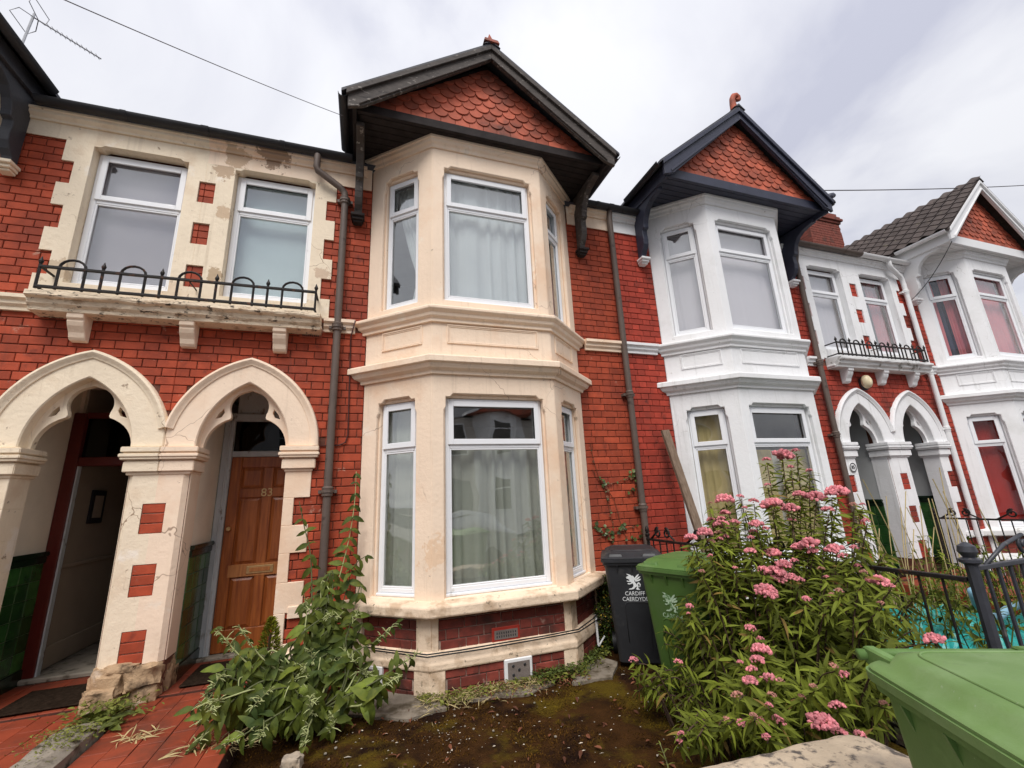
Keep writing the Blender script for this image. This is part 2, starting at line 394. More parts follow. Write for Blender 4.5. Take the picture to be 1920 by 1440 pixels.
def text(body, size, depth, xf, align='CENTER'):
    c = bpy.data.curves.new('tmp', 'FONT'); c.body = body; c.size = size; c.align_x = align; c.align_y = 'CENTER'; c.extrude = depth / 2; c.resolution_u = 3
    o = bpy.data.objects.new('tmp', c); me = bpy.data.meshes.new_from_object(o)
    mb = MB(); mb.v = [tuple(xf(v.co.x, v.co.z + depth / 2, v.co.y)) for v in me.vertices]; mb.f = [list(p.vertices) for p in me.polygons]
    bpy.data.objects.remove(o); bpy.data.curves.remove(c); bpy.data.meshes.remove(me)
    return mb

def rect(a0, a1, b0, b1): return [(a0, b0), (a1, b0), (a1, b1), (a0, b1)]

def clip(poly, a, b, c):
    """keep the part of a convex polygon where a*x+b*y<=c"""
    out = []
    for i in range(len(poly)):
        p, q = poly[i], poly[(i + 1) % len(poly)]
        fp, fq = a * p[0] + b * p[1] - c, a * q[0] + b * q[1] - c
        if fp <= 0: out.append(p)
        if fp * fq < 0:
            t = fp / (fp - fq); out.append((p[0] + t * (q[0] - p[0]), p[1] + t * (q[1] - p[1])))
    return out
def area(p): return abs(sum(p[i][0] * p[(i + 1) % len(p)][1] - p[(i + 1) % len(p)][0] * p[i][1] for i in range(len(p)))) / 2 if len(p) > 2 else 0
# ------------------------------------------------------------------ house geometry (metres; u runs from the bay-side party line to the door-side one)
BAY = [(.6744, 0.0), (1.3004, -.5668), (2.631, -.5668), (3.2815, 0.0)]
CRS, BH, BL, BHD, JT = .0832, .0752, .223, .108, .0075

def bay_off(d):
    """bay plan pushed outwards by d; the ends stay on the wall plane"""
    out = []
    lines = []
    for (x0, y0), (x1, y1) in zip(BAY, BAY[1:]):
        ex, ey = x1 - x0, y1 - y0; L = math.hypot(ex, ey); nx, ny = ey / L, -ex / L
        lines.append(((x0 + nx * d, y0 + ny * d), (ex / L, ey / L)))
    def isect(l1, l2):
        (p, r), (q, s_) = l1, l2
        cr_ = r[0] * s_[1] - r[1] * s_[0]
        t = ((q[0] - p[0]) * s_[1] - (q[1] - p[1]) * s_[0]) / cr_
        return (p[0] + r[0] * t, p[1] + r[1] * t)
    wall = ((0, 0), (1, 0))
    return [isect(lines[0], wall), isect(lines[0], lines[1]), isect(lines[1], lines[2]), isect(lines[2], wall)]

def arc_pts(c, a, h, z0, n=14):
    """pointed arch outline, left springing to right springing"""
    rr = (a * a + h * h) / (2 * a)
    pts = []
    th = math.asin(min(1, h / rr))
    for k in range(n + 1):
        t = th * k / n; pts.append((c - a + rr - rr * math.cos(t), z0 + rr * math.sin(t)))
    return pts + [(2 * c - x, z) for x, z in pts[-2::-1]]

def brick_mesh(l, h=BH, d=.03):
    mb = MB(); b = .0045
    o = [(0, 0), (l, 0), (l, h), (0, h)]; i = [(b, b), (l - b, b), (l - b, h - b), (b, h - b)]
    A = [mb.P(x, d, z) for x, z in o]; B = [mb.P(x, b * .8, z) for x, z in o]; Cc = [mb.P(x, 0, z) for x, z in i]
    for k in range(4):
        q = (k + 1) % 4
        mb.f += [[A[k], A[q], B[q], B[k]], [B[k], B[q], Cc[q], Cc[k]]]
    mb.f.append(Cc)
    return mb
BM_S = brick_mesh(BL).mesh('brick_stretcher'); BM_H = brick_mesh(BHD).mesh('brick_header')

def flemish(x0, x1, z0, z1, zbase=-.15):
    """(xa, xb, za, zb) of every brick in a Flemish bond clipped to a rectangle"""
    out = []
    k0, k1 = math.floor((z0 - zbase) / CRS), math.ceil((z1 - zbase) / CRS)
    per = BL + BHD + 2 * JT
    for k in range(k0, k1):
        za = zbase + k * CRS; zb = za + BH
        a, b = max(za, z0), min(zb, z1)
        if b - a < .02: continue
        off = 0 if k % 2 else (BL + BHD) / 2 + JT - .0
        off += ((k * 37) % 5 - 2) * .004
        x = x0 - ((x0 + 50 - off) % per)
        st = 0
        while x < x1:
            w = BL if st % 2 == 0 else BHD
            xa, xb = max(x, x0), min(x + w, x1)
            if xb - xa > .025: out.append((xa, xb, a, b, x, w))
            x += w + JT; st += 1
    return out

def lay(jobs, nmax=300):
    """jobs: (xf(t, d, z), t0, t1, za, zb, part, material); the nmax that show largest become single bricks, the rest one stuff mesh per part"""
    sc = []
    for j in jobs:
        xf, a, b, za, zb, par, m = j
        ps = [pix(xf(t, 0, z)) for t, z in ((a, za), (b, za), (b, zb), (a, zb))]
        vis = any(-5 < p[0] < 1925 and -5 < p[1] < 1445 and p[2] > 0 for p in ps)
        sc.append((area([(p[0], p[1]) for p in ps]) if vis and ps[0][2] > 0 else 0, j))
    sc.sort(key=lambda q: -q[0])
    rest = {}
    for n, (s_, (xf, a, b, za, zb, par, m)) in enumerate(sc):
        jd = R.uniform(-.0025, .0015); jr = R.uniform(-.006, .006)
        if n < nmax and s_ > 30:
            l = b - a; me = BM_S if l > .16 else BM_H; base = BL if l > .16 else BHD
            o = Vector(xf(a, -jd, za)); ex = (Vector(xf(a + 1, 0, za)) - Vector(xf(a, 0, za))); ed = (Vector(xf(a, -1, za)) - Vector(xf(a, 0, za)))
            if ex.cross(ed).z < 0:      # mirrored face: start from the other end so the brick keeps its handedness
                o = Vector(xf(b, -jd, za)); ex = -ex
            M = Matrix(((ex.x, ed.x, 0, o.x), (ex.y, ed.y, 0, o.y), (ex.z, ed.z, 1, o.z), (0, 0, 0, 1)))
            M = M @ Matrix.Rotation(jr, 4, 'Y') @ Matrix.Diagonal((l / base, 1, (zb - za) / BH, 1))
            ob = link('brick', me, None, par, M)
            if not me.materials: me.materials.append(m)
            if me.materials[0] != m:
                ob.material_slots[0].link = 'OBJECT'; ob.material_slots[0].material = m
        else:
            key = (par.name, m.name)
            if key not in rest: rest[key] = (MB(), par, m)
            mb = rest[key][0]; b_ = .0045
            o = [(a, za), (b, za), (b, zb), (a, zb)]; i = [(a + b_, za + b_), (b - b_, za + b_), (b - b_, zb - b_), (a + b_, zb - b_)]
            A = [mb.P(*xf(x, -.03, z)) for x, z in o]; B = [mb.P(*xf(x, -b_ * .8 - jd, z)) for x, z in o]; Cc = [mb.P(*xf(x, -jd, z)) for x, z in i]
            for k in range(4):
                q = (k + 1) % 4
                mb.f += [[A[k], A[q], B[q], B[k]], [B[k], B[q], Cc[q], Cc[k]]]
            mb.f.append(Cc)
    for mb, par, m in rest.values(): mb.build('brickwork', m, par, kind='stuff')

def curtain(mb, a0, a1, z0, z1, d, amp=.018, waves=7, nx=48, gather=None, seed=0):
    rr = random.Random(seed); ph = [rr.uniform(0, 6.28) for _ in range(4)]
    nz = 10; g = []
    for j in range(nz + 1):
        v = j / nz; row = []
        for i in range(nx + 1):
            t = i / nx
            x = a0 + (a1 - a0) * t
            if gather: x = a0 + (a1 - a0) * t * gather(v) if gather(v) > 0 else a1 + (a1 - a0) * (1 - t) * gather(v)
            t = t + .055 * math.sin(t * 8.2 + ph[3]) + .03 * math.sin(t * 19 + ph[1])
            w = math.sin(t * waves * 6.283 + ph[0] + .5 * math.sin(v * 2 + ph[1])) + .45 * math.sin(t * waves * 2.7 * 6.283 + ph[2] + v)
            row.append(mb.P(x, d + amp * w * (.55 + .45 * (1 - v)), z0 + (z1 - z0) * v))
        g.append(row)
    for j in range(nz):
        for i in range(nx): mb.f.append([g[j][i], g[j][i + 1], g[j + 1][i + 1], g[j + 1][i]])

def window(par, xf, a0, a1, z0, z1, zt, set_=-.085, gl=GLASS, gl2=None, cur=None, sash='top', fw=.05, seed=0, label=None, sill=True):
    """upvc window in a face frame: fixed lower light, top-hung upper sash; a = along, d outward, z up"""
    F = MB(xf); d0, d1 = set_ - .06, set_
    F.box(a0, a0 + fw, d0, d1, z0, z1); F.box(a1 - fw, a1, d0, d1, z0, z1)
    F.box(a0 + fw, a1 - fw, d0, d1, z0, z0 + fw); F.box(a0 + fw, a1 - fw, d0, d1, z1 - fw, z1)
    F.box(a0 + fw, a1 - fw, d0, d1 - .001, zt - .028, zt + .028)
    if sill: F.box(a0 - .006, a1 + .006, d0, d1 + .022, z0 - .028, z0 - .001)
    fr = F.build('window', PVC, par, .006, label=label)
    bw = .016
    def bead(b0, b1, c0, c1, nm, dd, w, proud):
        mb = MB(xf)
        mb.box(b0, b0 + w, dd, dd + proud, c0, c1); mb.box(b1 - w, b1, dd, dd + proud, c0, c1)
        mb.box(b0 + w, b1 - w, dd, dd + proud, c0, c0 + w); mb.box(b0 + w, b1 - w, dd, dd + proud, c1 - w, c1)
        return mb.build(nm, PVC, fr, .004)
    t0, t1, tz0, tz1 = a0 + fw, a1 - fw, zt + .028, z1 - fw
    if sash in ('top', 'both'):
        bead(t0 - .018, t1 + .018, tz0 - .018, tz1 + .018, 'sash', d1, .056, .016)
        g = (t0 + .036, t1 - .036, tz0 + .036, tz1 - .036)
    else:
        bead(t0, t1, tz0, tz1, 'bead', d1 - .022, bw, .018); g = (t0, t1, tz0, tz1)
    k0 = MATS.get('gasket') or mat('gasket', (.02, .02, .02), .7, 0, 5, 0)
    MB(xf).box(g[0], g[1], d1 - .028, d1 - .024, g[2], g[3]).build('pane', gl, fr)
    bead(t0, t1, z0 + fw, zt - .028, 'bead', d1 - .022, bw, .018)
    MB(xf).box(t0, t1, d1 - .028, d1 - .024, z0 + fw, zt - .028).build('pane', gl2 or gl, fr)
    if cur: cur(fr, xf, a0, a1, z0, z1, zt, set_ - .14)
    return fr

def cur_full(m, amp=.02, waves=6, topgap=0, seed=1, name='curtain'):
    def f(fr, xf, a0, a1, z0, z1, zt, d):
        mb = MB(xf); curtain(mb, a0 - .05, a1 + .05, z0 - .02, z1 - topgap, d, amp, waves, seed=seed)
        mb.build(name, m, fr, smooth=True, recalc=False)
    return f
def cur_two(m, gap=.15, amp=.02, waves=3, topgap=0, seed=1, m2=None):
    def f(fr, xf, a0, a1, z0, z1, zt, d):
        w = a1 - a0
        for q, (b0, b1) in enumerate(((a0 - .04, a0 + w * (.5 - gap)), (a0 + w * (.5 + gap), a1 + .04))):
            mb = MB(xf); curtain(mb, b0, b1, z0 - .02, z1 - topgap, d, amp, waves, nx=30, seed=seed + q)
            mb.build('curtain', m, fr, smooth=True, recalc=False)
        if m2:
            mb = MB(xf); curtain(mb, a0 - .04, a1 + .04, z0 - .02, z1 - topgap, d - .09, amp, 5, seed=seed + 9)
            mb.build('curtain', m2, fr, smooth=True, recalc=False)
    return f
def cur_swag(m, side=1, seed=2):
    """curtain pulled to one side by a tie-back"""
    def f(fr, xf, a0, a1, z0, z1, zt, d):
        w = a1 - a0
        def g(v): return (.30 + .70 * max(0, (v - .25) / .75) ** .8 if v > .25 else .30 + .20 * (.25 - v) / .25)
        mb = MB(xf); x0, x1 = (a0 - .03, a1 + .03) if side > 0 else (a1 + .03, a0 - .03)
        curtain(mb, x0, x1, z0, z1, d, .02, 5, nx=40, gather=g, seed=seed); mb.build('curtain', m, fr, smooth=True, recalc=False)
    return f
def cur_blind(m):
    def f(fr, xf, a0, a1, z0, z1, zt, d):
        mb = MB(xf); z = z0
        while z < z1:
            i = [mb.P(a0 - .02, d, z), mb.P(a1 + .02, d, z), mb.P(a1 + .02, d + .012, z + .030), mb.P(a0 - .02, d + .012, z + .030)]
            mb.f.append(i); z += .026
        mb.build('blind', m, fr, recalc=False, kind='stuff')
    return f

HOUSES = []
def house(num, xp, s, P):
    ST, BG, BR = P['st'], P['barge'], P['brick']
    X = lambda u: xp + s * u
    wf = lambda a, d, z: (X(a), -d, z)                 # main wall frame: a=u, d outward
    yf = lambda a, y, z: (X(a), y, z)
    H = thing('terraced_house', P['label'], 'house', (X(2.5), 0, -.12))
    P['H'] = H
    jobs = []
    du = P.get('du', 0)
    wu0, wu1 = 3.91 + du, 4.73 + du                    # upper window opening (u)
    # --- wall with openings
    arch = arc_pts(4.362, .50, .76, 2.083)
    hole_porch = [(3.86, -.13), (4.862, -.13)] + arch[::-1]
    hole_porch = [(3.862, -.13), (4.77, -.13), (4.77, 2.083)] + [p for p in arch[::-1] if 3.862 <= p[0] <= 4.77 and p[1] > 2.09] + [(3.862, 2.083)]
    wall = plate([rect(.002, 4.998, -.16, 5.50), rect(.78, 3.18, .05, 5.45), rect(wu0 - .02, wu1 + .02, 3.60, 5.20), hole_porch], -.012, -.23, wf).build('wall', MORT if not P.get('pale') else MORTL, H)
    # --- interior: floors, rooms
    I = MB(yf)
    I.box(.03, 4.97, 3.0, 3.1, -.1, 5.6); I.box(.02, .10, .24, 3.0, -.1, 5.6)
    I.box(3.60, 3.70, .24, 3.0, .3, 5.6)
    tz = [(.87, .0), (1.37, -.44), (2.56, -.44), (3.08, .0), (3.08, .24), (3.6, .24), (3.6, 3.0), (.10, 3.0), (.10, .24), (.87, .24)]
    for z0, z1 in ((2.78, 2.96), (.05, .20), (5.50, 5.58)): I.prism(tz, z0, z1, 'z')
    I.box(3.70, 4.97, .24, 3.0, 2.95, 3.10); I.box(3.70, 4.97, .24, 3.0, 5.52, 5.60); I.box(4.90, 4.97, .24, 3.0, 3.1, 5.52)
    I.build('interior', ROOMW, H)
    # --- stucco frieze, string course and plinth bands on the flat wall
    z5 = 5.19
    MB(wf).box(.0, .66, 0.004, .016, z5, 5.49).build('frieze', ST, H); fz = MB(wf).box(3.29, 5.0, .004, .016, z5, 5.49).build('frieze', ST, H)
    prof = [(0, 5.36), (.025, 5.36), (.03, 5.385), (.06, 5.41), (.06, 5.44), (.075, 5.45), (.075, 5.47), (0, 5.475)]
    for a0, a1 in ((0, .62), (3.35, 5.0)):
        MB(wf).loft([[(a, d + .01, z) for d, z in prof] for a in (a0, a1)]).build('moulding', ST, fz)
    sp = [(0, 3.315), (.03, 3.315), (.03, 3.345), (.055, 3.37), (.055, 3.40), (.085, 3.42), (.085, 3.455), (0, 3.468)]
    for a0, a1 in ((0, .56), (3.40, P.get('strend', 3.72))):
        MB(wf).loft([[(a, d, z) for d, z in sp] for a in (a0, a1)]).build('string_course', P.get('st2', ST) if a0 < 1 else ST, H)
    for z0, z1, d in ((.515, .62, .03), (.10, .24, .05)):
        for a0, a1 in ((0, .60), (3.36, 3.86)):
            MB(wf).box(a0, a1, -.01, d, z0, z1).build('plinth_band', ST, H, .006)
    # --- bay
    bay = None
    for q, ((x0, y0), (x1, y1)) in enumerate(zip(BAY, BAY[1:])):
        ex, ey = x1 - x0, y1 - y0; L = math.hypot(ex, ey); ex, ey = ex / L, ey / L
        f = (lambda x0, y0, ex, ey: lambda a, d, z: (X(x0 + ex * a + ey * d), y0 + ey * a - ex * d, z))(x0, y0, ex, ey)
        if q == 1: a0, a1 = .138, L - .138
        elif q == 0: a0, a1 = L - .652, L - .192
        else: a0, a1 = .210, .660
        if q == 2: a0, a1 = L - .655, L - .200
        wins = [(a0, a1, .640, 2.505, 2.02, 0), (a0, a1, 3.57, 5.245, 4.775, 1)]
        def hole(w, up):
            b0, b1, c0, c1 = w[0], w[1], w[2], w[3]
            if not up: return rect(b0, b1, c0, c1)
            j = min(.075, (b1 - b0) * .16); k = .02
            return [(b0 - k, c0 + .0), (b1 + k, c0 + .0), (b1 + k, c1 - .14), (b1, c1 - .10), (b1, c1), (b1 - j * .6, c1), (b1 - j, c1 + .035), (b0 + j, c1 + .035), (b0 + j * .6, c1), (b0, c1), (b0, c1 - .10), (b0 - k, c1 - .14)]
        front = plate([rect(0, L, .505, 5.628)] + [hole(w, 1) for w in wins], 0, -.045, f)
        back = plate([rect(.03, L - .03, .51, 5.62)] + [hole(w, 0) for w in wins], -.045, -.15, f)
        front.v += back.v; n0 = len(front.v) - len(back.v)
        front.f += [[i + n0 for i in g] for g in back.f]
        bw = front.build('bay_wall', ST, H, .007)
        if q == 1: bay = bw
        # plinth backing, corner piers and bricks
        MB(f).box(.0, L, -.14, -.012, .0, .515).build('plinth_core', MORTL, bw)
        lo = MB(f); lo.box(-.02, L + .02, -.14, .038, -.17, .12); lo.build('plinth_core', MORTL, bw)
        e0, e1 = (.10, .155) if q == 0 else ((.06, .06) if q == 1 else (.155, .10))
        pm = ST if P.get('clean') else CREAMW
        MB(f).box(0, e0, -.1, .012, .2, .52).build('corner_pier', pm, bw, .006); MB(f).box(L - e1, L, -.1, .012, .2, .52).build('corner_pier', pm, bw, .006)
        k0, k1 = (.05, .14) if q == 0 else ((.11, .11) if q == 1 else (.14, .05))
        MB(f).box(-.022 if q else .03, k0, -.1, .062, -.17, .14).build('corner_pier', pm, bw, .006); MB(f).box(L - k1, L + (.022 if q < 2 else -.03), -.1, .062, -.17, .14).build('corner_pier', pm, bw, .006)
        f2 = (lambda f: lambda a, d, z: f(a, d + .05, z))(f)
        for fx, c0, c1, zz0, zz1 in ((f, e0, L - e1, .228, .518), (f2, k0, L - k1, -.14, .112)):
            for (xa, xb, za, zb, _, _) in flemish(c0, c1, zz0, zz1, .228 if zz0 > 0 else -.14):
                jobs.append((fx, xa, xb, za, zb, bw, BRICKP))
        # panel
        if q == 1: g0, g1 = .155, L - .155
        elif q == 0: g0, g1 = L - .635, L - .12
        else: g0, g1 = .12, .635
        g = MB(f); z0, z1 = 3.075, 3.285
        def frame_strip(g, w, dd0, dd1, i):
            g.box(g0 + i, g1 - i, dd0, dd1, z0 + i, z0 + i + w); g.box(g0 + i, g1 - i, dd0, dd1, z1 - i - w, z1 - i)
            g.box(g0 + i, g0 + i + w, dd0, dd1, z0 + i + w, z1 - i - w); g.box(g1 - i - w, g1 - i, dd0, dd1, z0 + i + w, z1 - i - w)
        frame_strip(g, .014, -.004, .013, 0); frame_strip(g, .012, -.004, .007, .016)
        g.build('panel_moulding', ST, bw, .003)
        # windows
        for (b0, b1, c0, c1, ct, up) in wins:
            nm = ('u' if up else 'l') + str(q)
            window(bw, f, b0 + .004, b1 - .004, c0 + .03, c1 - .002, ct, -.072, P.get('gup', GLASS) if up else P.get('glow', GLASSD), None,
                   P['cur'].get(nm), 'top' if (q == 1 or P.get('allsash')) else ('top' if not P.get('plain_side') else 'none'), .046 if q == 1 else .042, label=P.get('wlabel', {}).get(nm))
    # mouldings swept round the bay
    def sweep(name, prof, m, par, bev=.004):
        rings = []
        polys = [(bay_off(d), z) for d, z in prof]
        for k in range(4): rings.append([(X(pl[k][0]), pl[k][1], z) for pl, z in polys])
        return MB().loft(rings).build(name, m, par, bev)
    sweep('ledge', [(-.02, 3.30), (.028, 3.30), (.028, 3.335), (.058, 3.36), (.066, 3.395), (.075, 3.40), (.10, 3.425), (.10, 3.452), (.09, 3.462), (-.02, 3.49)], ST, bay)
    sweep('ledge', [(-.02, 2.735), (.025, 2.735), (.03, 2.768), (.07, 2.795), (.084, 2.82), (.088, 2.838), (.118, 2.845), (.118, 2.905), (.108, 2.916), (-.02, 2.935)], ST, bay)
    sweep('cornice', [(-.02, 5.49), (.018, 5.49), (.026, 5.53), (.05, 5.55), (.056, 5.585), (.07, 5.592), (.07, 5.628), (-.02, 5.634)], ST, bay)
    sweep('sill', [(-.02, .508), (.112, .512), (.124, .526), (.124, .596), (.11, .612), (-.06, .642)], P.get('sillm', CREAMW), bay, .006)
    sweep('plinth_ledge', [(-.02, .088), (.062, .092), (.070, .102), (.070, .150), (.030, .215), (.006, .235), (-.02, .24)], P.get('sillm', CREAMW), bay, .006)
    # end blocks of the lower ledge
    # --- upper window surround with toothed quoins
    zt_ = [5.19, 4.945, 4.69, 4.44, 4.19, 3.945, 3.70, 3.47]
    q0 = wu0 - .13
    loops = []
    left = []
    for k in range(7):
        w_ = q0 - .10 if k % 2 == 0 else q0
        left += [(w_, zt_[k]), (w_, zt_[k + 1])]
    outer = left + [(5.0, 3.47), (5.0, 5.19)]
    j = .085
    hole = [(wu0, 3.63), (wu1, 3.63), (wu1, 5.16), (wu1 - .05, 5.16), (wu1 - j, 5.192 - .004), (wu0 + j, 5.188), (wu0 + .05, 5.16), (wu0, 5.16)]
    holes = [hole]
    ins = []
    for k in (1, 3, 5):
        ins.append((4.90 + du * .6, 4.995, zt_[k + 1], zt_[k]))
    outer2 = []
    for k in range(7):   # inner edge on the party line, notched for the inset bricks
        pass
    pr = [(5.0, 3.47)]
    for k in (5, 3, 1):
        pr += [(5.0, zt_[k + 1]), (4.90 + du * .5, zt_[k + 1]), (4.90 + du * .5, zt_[k]), (5.0, zt_[k])]
    pr += [(5.0, 5.19)]
    sm = P.get('surm', CREAMO)
    su = plate([left + pr, hole], .018, -.10, wf).build('window_surround', sm, H, .005)
    for k in (5, 3, 1):
        n = 3; h = (zt_[k] - zt_[k + 1]) / n
        for r_ in range(n):
            jobs.append((wf, 4.905 + du * .5, 4.998, zt_[k + 1] + r_ * h + .004, zt_[k + 1] + (r_ + 1) * h - .004, wall, BR))
    window(su, wf, wu0 + .002, wu1 - .002, 3.66, 5.158, P.get('wz', 4.65), -.085, GLASS, None, P['cur'].get('door'), 'top', .052, label=P.get('wlabel', {}).get('door'))
    # --- bricks of the flat wall
    oarc = arc_pts(4.362, .64, .86, 2.083)
    def in_arch(u, z):
        if u < 3.722 or z < 2.083: return False
        if u > 5.0: return True
        uu = abs(u - 4.362); rr = (.64 ** 2 + .86 ** 2) / 1.28
        return (uu - .64 + rr) ** 2 + (z - 2.083) ** 2 < rr * rr
    covers = [(.674, 3.2815, -1, 6), (-1, 6, 5.2, 6), (-1, 6, 3.325, 3.46), (3.89 + 0, 6, -1, 2.083), (q0, 6, 3.46, 6), (-1, .6, .52, .615), (-1, .6, .11, .235), (3.36, 3.86, .52, .615), (3.36, 3.86, .11, .235)]
    air = (3.735, 3.955, 3.245, 3.32)
    if P.get('air'): covers.append((air[0] + .001, air[1] - .001, air[2], air[3]))
    for (xa, xb, za, zb, _, _) in flemish(.002, 4.998, -.12, 5.22):
        if any(c[0] <= xa + .001 and xb - .001 <= c[1] and c[2] <= za + .012 and zb - .012 <= c[3] for c in covers): continue
        # trim at the bay and at the porch
        if xa < .674 < xb: xb = .674
        if xa < 3.2815 < xb and xa > .674: xa = 3.2815
        if .674 <= xa and xb <= 3.2815: continue
        if zb < 2.09 and xa < 3.89 < xb: xb = 3.885
        if za > 3.44 and xa < q0 + .06 < xb: xb = q0 + .06
        if xb - xa < .02: continue
        if all(in_arch(u, z) for u, z in ((xa, za), (xb, za), (xa, zb), (xb, zb))): continue
        if za > 2.0 and za < 2.9 and in_arch((xa + xb) / 2, (za + zb) / 2) and in_arch((xa + xb) / 2, zb): continue
        # never poke into the porch opening
        jobs.append((wf, xa, xb, za, zb, wall, BR))
    lay(jobs, P.get('nb', 300))
    # --- gable
    gx, gw, Za, Zt = P.get('gx', 1.96), P.get('gw', 1.53), P['Za'], P['Zt']
    Ze = P.get('Ze', 5.73)
    wv = gw + .07
    sl = (Za - Ze) / wv
    G = MB(yf)
    # barge boards: outer board and a thinner moulding on top
    for sg in (-1, 1):
        pts = [(gx, Za - .035), (gx + sg * wv, Ze - .035), (gx + sg * (wv - .01), Ze - .235), (gx + sg * (wv - .16), Ze - .235 + .05), (gx, Za - .235)]
        G.prism(pts, -.875, -.835)
        pts = [(gx, Za - .03), (gx + sg * (wv + .01), Ze - .03), (gx + sg * (wv + .01), Ze - .10), (gx, Za - .10)]
        G.prism(pts, -.905, -.874)
        pts = [(gx, Za - .205), (gx + sg * (wv - .12), Ze - .205 + .12 * sl * .6), (gx + sg * (wv - .12), Ze - .24 + .12 * sl * .6), (gx, Za - .24)]
        G.prism(pts, -.892, -.874)
    gb = G.build('barge_boards', BG, H, .004)
    SO = MB(yf)
    ty = P.get('ty', -.70)
    SO.box(gx - gw + .03, gx + gw - .03, ty, -.002, 5.637, 5.665)
    nb_ = int((-ty) / .093)
    SO.box(gx - gw + .02, gx + gw - .02, ty - .03, ty + .015, 5.625, Zt)
    for sg in (-1, 1):                                # boxed eaves
        a, b = sorted((gx + sg * (gw - .02), gx + sg * (gw + .02))); SO.box(a, b, -.83, .05, 5.56, Ze - .03 - .02 * sl)
    so = SO.build('soffit', P.get('soff', DKSOFF), gb, .003)
    for k in range(nb_):
        y0 = ty + .02 + k * .093
        MB(yf).box(gx - gw + .05, gx + gw - .05, y0 + .004, y0 + .087, 5.628, 5.638).build('soffit_board', P.get('soff', DKSOFF), gb, .002)
    # tile hanging
    top = Za - .19
    MB(yf).prism([(gx - gw + .05, Zt - .02), (gx + gw - .05, Zt - .02), (gx, Za - .10)], ty + .028, ty + .07).build('tile_backing', DKSOFF, gb)
    tw, tg = .170, (.098 if num != 87 else .105)
    slope = (top - Zt) / (gw - .12)
    rows = int((top - Zt) / tg) + 1
    cache = {}
    for r_ in range(rows):
        zb = Zt + r_ * tg - .01
        off = (tw / 2 if r_ % 2 else 0)
        hw = gw
        k0 = -int(hw / tw) - 1
        for k in range(k0, -k0 + 1):
            cx = off + k * tw
            if r_ == 0: shp = [(-.083, 0), (.083, 0), (.083, .19), (-.083, .19)]
            else: shp = [(.083 * math.cos(t), .078 + .078 * math.sin(t)) for t in [math.pi + math.pi * i / 8 for i in range(9)]] + [(.083, .20), (-.083, .20)]
            poly = [(cx + a, zb + b) for a, b in shp]
            p2 = clip(clip(poly, slope, 1, top + .0), -slope, 1, top + .0)
            if len(p2) < 3 or area(p2) < .0035: continue
            full = len(p2) == len(poly) and abs(area(p2) - area(poly)) < 1e-6
            tilt = R.uniform(-.0015, .0015) + (R.uniform(.004, .008) if R.random() < .05 else 0)
            yb = ty - .004 - tilt
            if full:
                key = r_ == 0
                if key not in cache:
                    m_ = MB().prism(shp, 0, .013)
                    cache[key] = m_.mesh('tile', .002)
                M = Matrix.Translation((X(gx + cx), yb - .012, zb)) @ Matrix.Rotation(.13 + R.uniform(-.006, .006), 4, 'X').inverted() @ Matrix.Rotation(R.uniform(-.02, .02), 4, 'Y')
                link('tile', cache[key], TERRA, gb, M)
            else:
                xf = lambda a, d, z, zb=zb, yb=yb: (X(gx + a), yb - .012 + d + (z - zb) * .13, z)
                MB(xf).prism(p2, 0, .013).build('tile', TERRA, gb)
    # roof of the gable, its gutters, finial
    RF = MB(yf)
    for sg in (-1, 1):
        e = [(gx, Za), (gx + sg * (wv + .06), Ze - .06 * sl), (gx + sg * (wv + .06), Ze - .06 * sl - .035), (gx, Za - .035)]
        RF.prism(e, -.90, 3.4)
    RF.prism([(gx - gw, Ze - .1), (gx + gw, Ze - .1), (gx, Za - .12)], .3, .34)
    rf = RF.build('gable_roof', P.get('roof', SLATE), H)
    MB(yf).prism([(gx - .11, Za - .065), (gx, Za + .028), (gx + .11, Za - .065), (gx, Za - .01)], -.915, 3.3).build('ridge_tiles', P.get('ridge', SLATE), rf)
    if P.get('rooftiles'):
        sg = P['rooftiles']; cb = None
        L = math.hypot(wv + .06, (wv + .06) * sl); ang = math.atan(sl)
        tw2, g2 = .225, .215
        prof = []
        for i in range(9):
            t = i / 8; prof.append((t * tw2, .012 + .022 * (math.sin(t * 6.283 * 1.0 - 1.2))))
        m_ = MB(); Tm = None
        A = [[m_.P(a, 0 + q * .33, h + (.0 if q else .022)) for a, h in prof] for q in (0, 1)]
        Bm = [[m_.P(a, 0 + q * .33, h - .014 + (.0 if q else .022)) for a, h in prof] for q in (0, 1)]
        for i in range(8):
            m_.f += [[A[0][i], A[0][i + 1], A[1][i + 1], A[1][i]], [A[0][i], Bm[0][i], Bm[0][i + 1], A[0][i + 1]]]
        tm = m_.mesh('roof_tile', smooth=rad(40), recalc=False)
        nr = int(L / g2) + 1
        for r_ in range(nr):
            for k in range(14):
                y0 = -.90 + k * tw2
                a = L - r_ * g2           # distance from the ridge of the lower edge
                if a < .12: continue
                up = Vector((-sg * s * math.cos(ang), 0, math.sin(ang))); al = Vector((0, 1, 0)); nn = Vector((sg * s * math.sin(ang), 0, math.cos(ang)))
                if al.cross(up).dot(nn) < 0: al = -al
                o = Vector((X(gx + sg * a * math.cos(ang)), y0 if al.y > 0 else y0 + tw2, Za - a * math.sin(ang))) + nn * .008
                M = Matrix(((al.x, up.x, nn.x, o.x), (al.y, up.y, nn.y, o.y), (al.z, up.z, nn.z, o.z), (0, 0, 0, 1)))
                link('roof_tile', tm, BROWNT, rf, M)
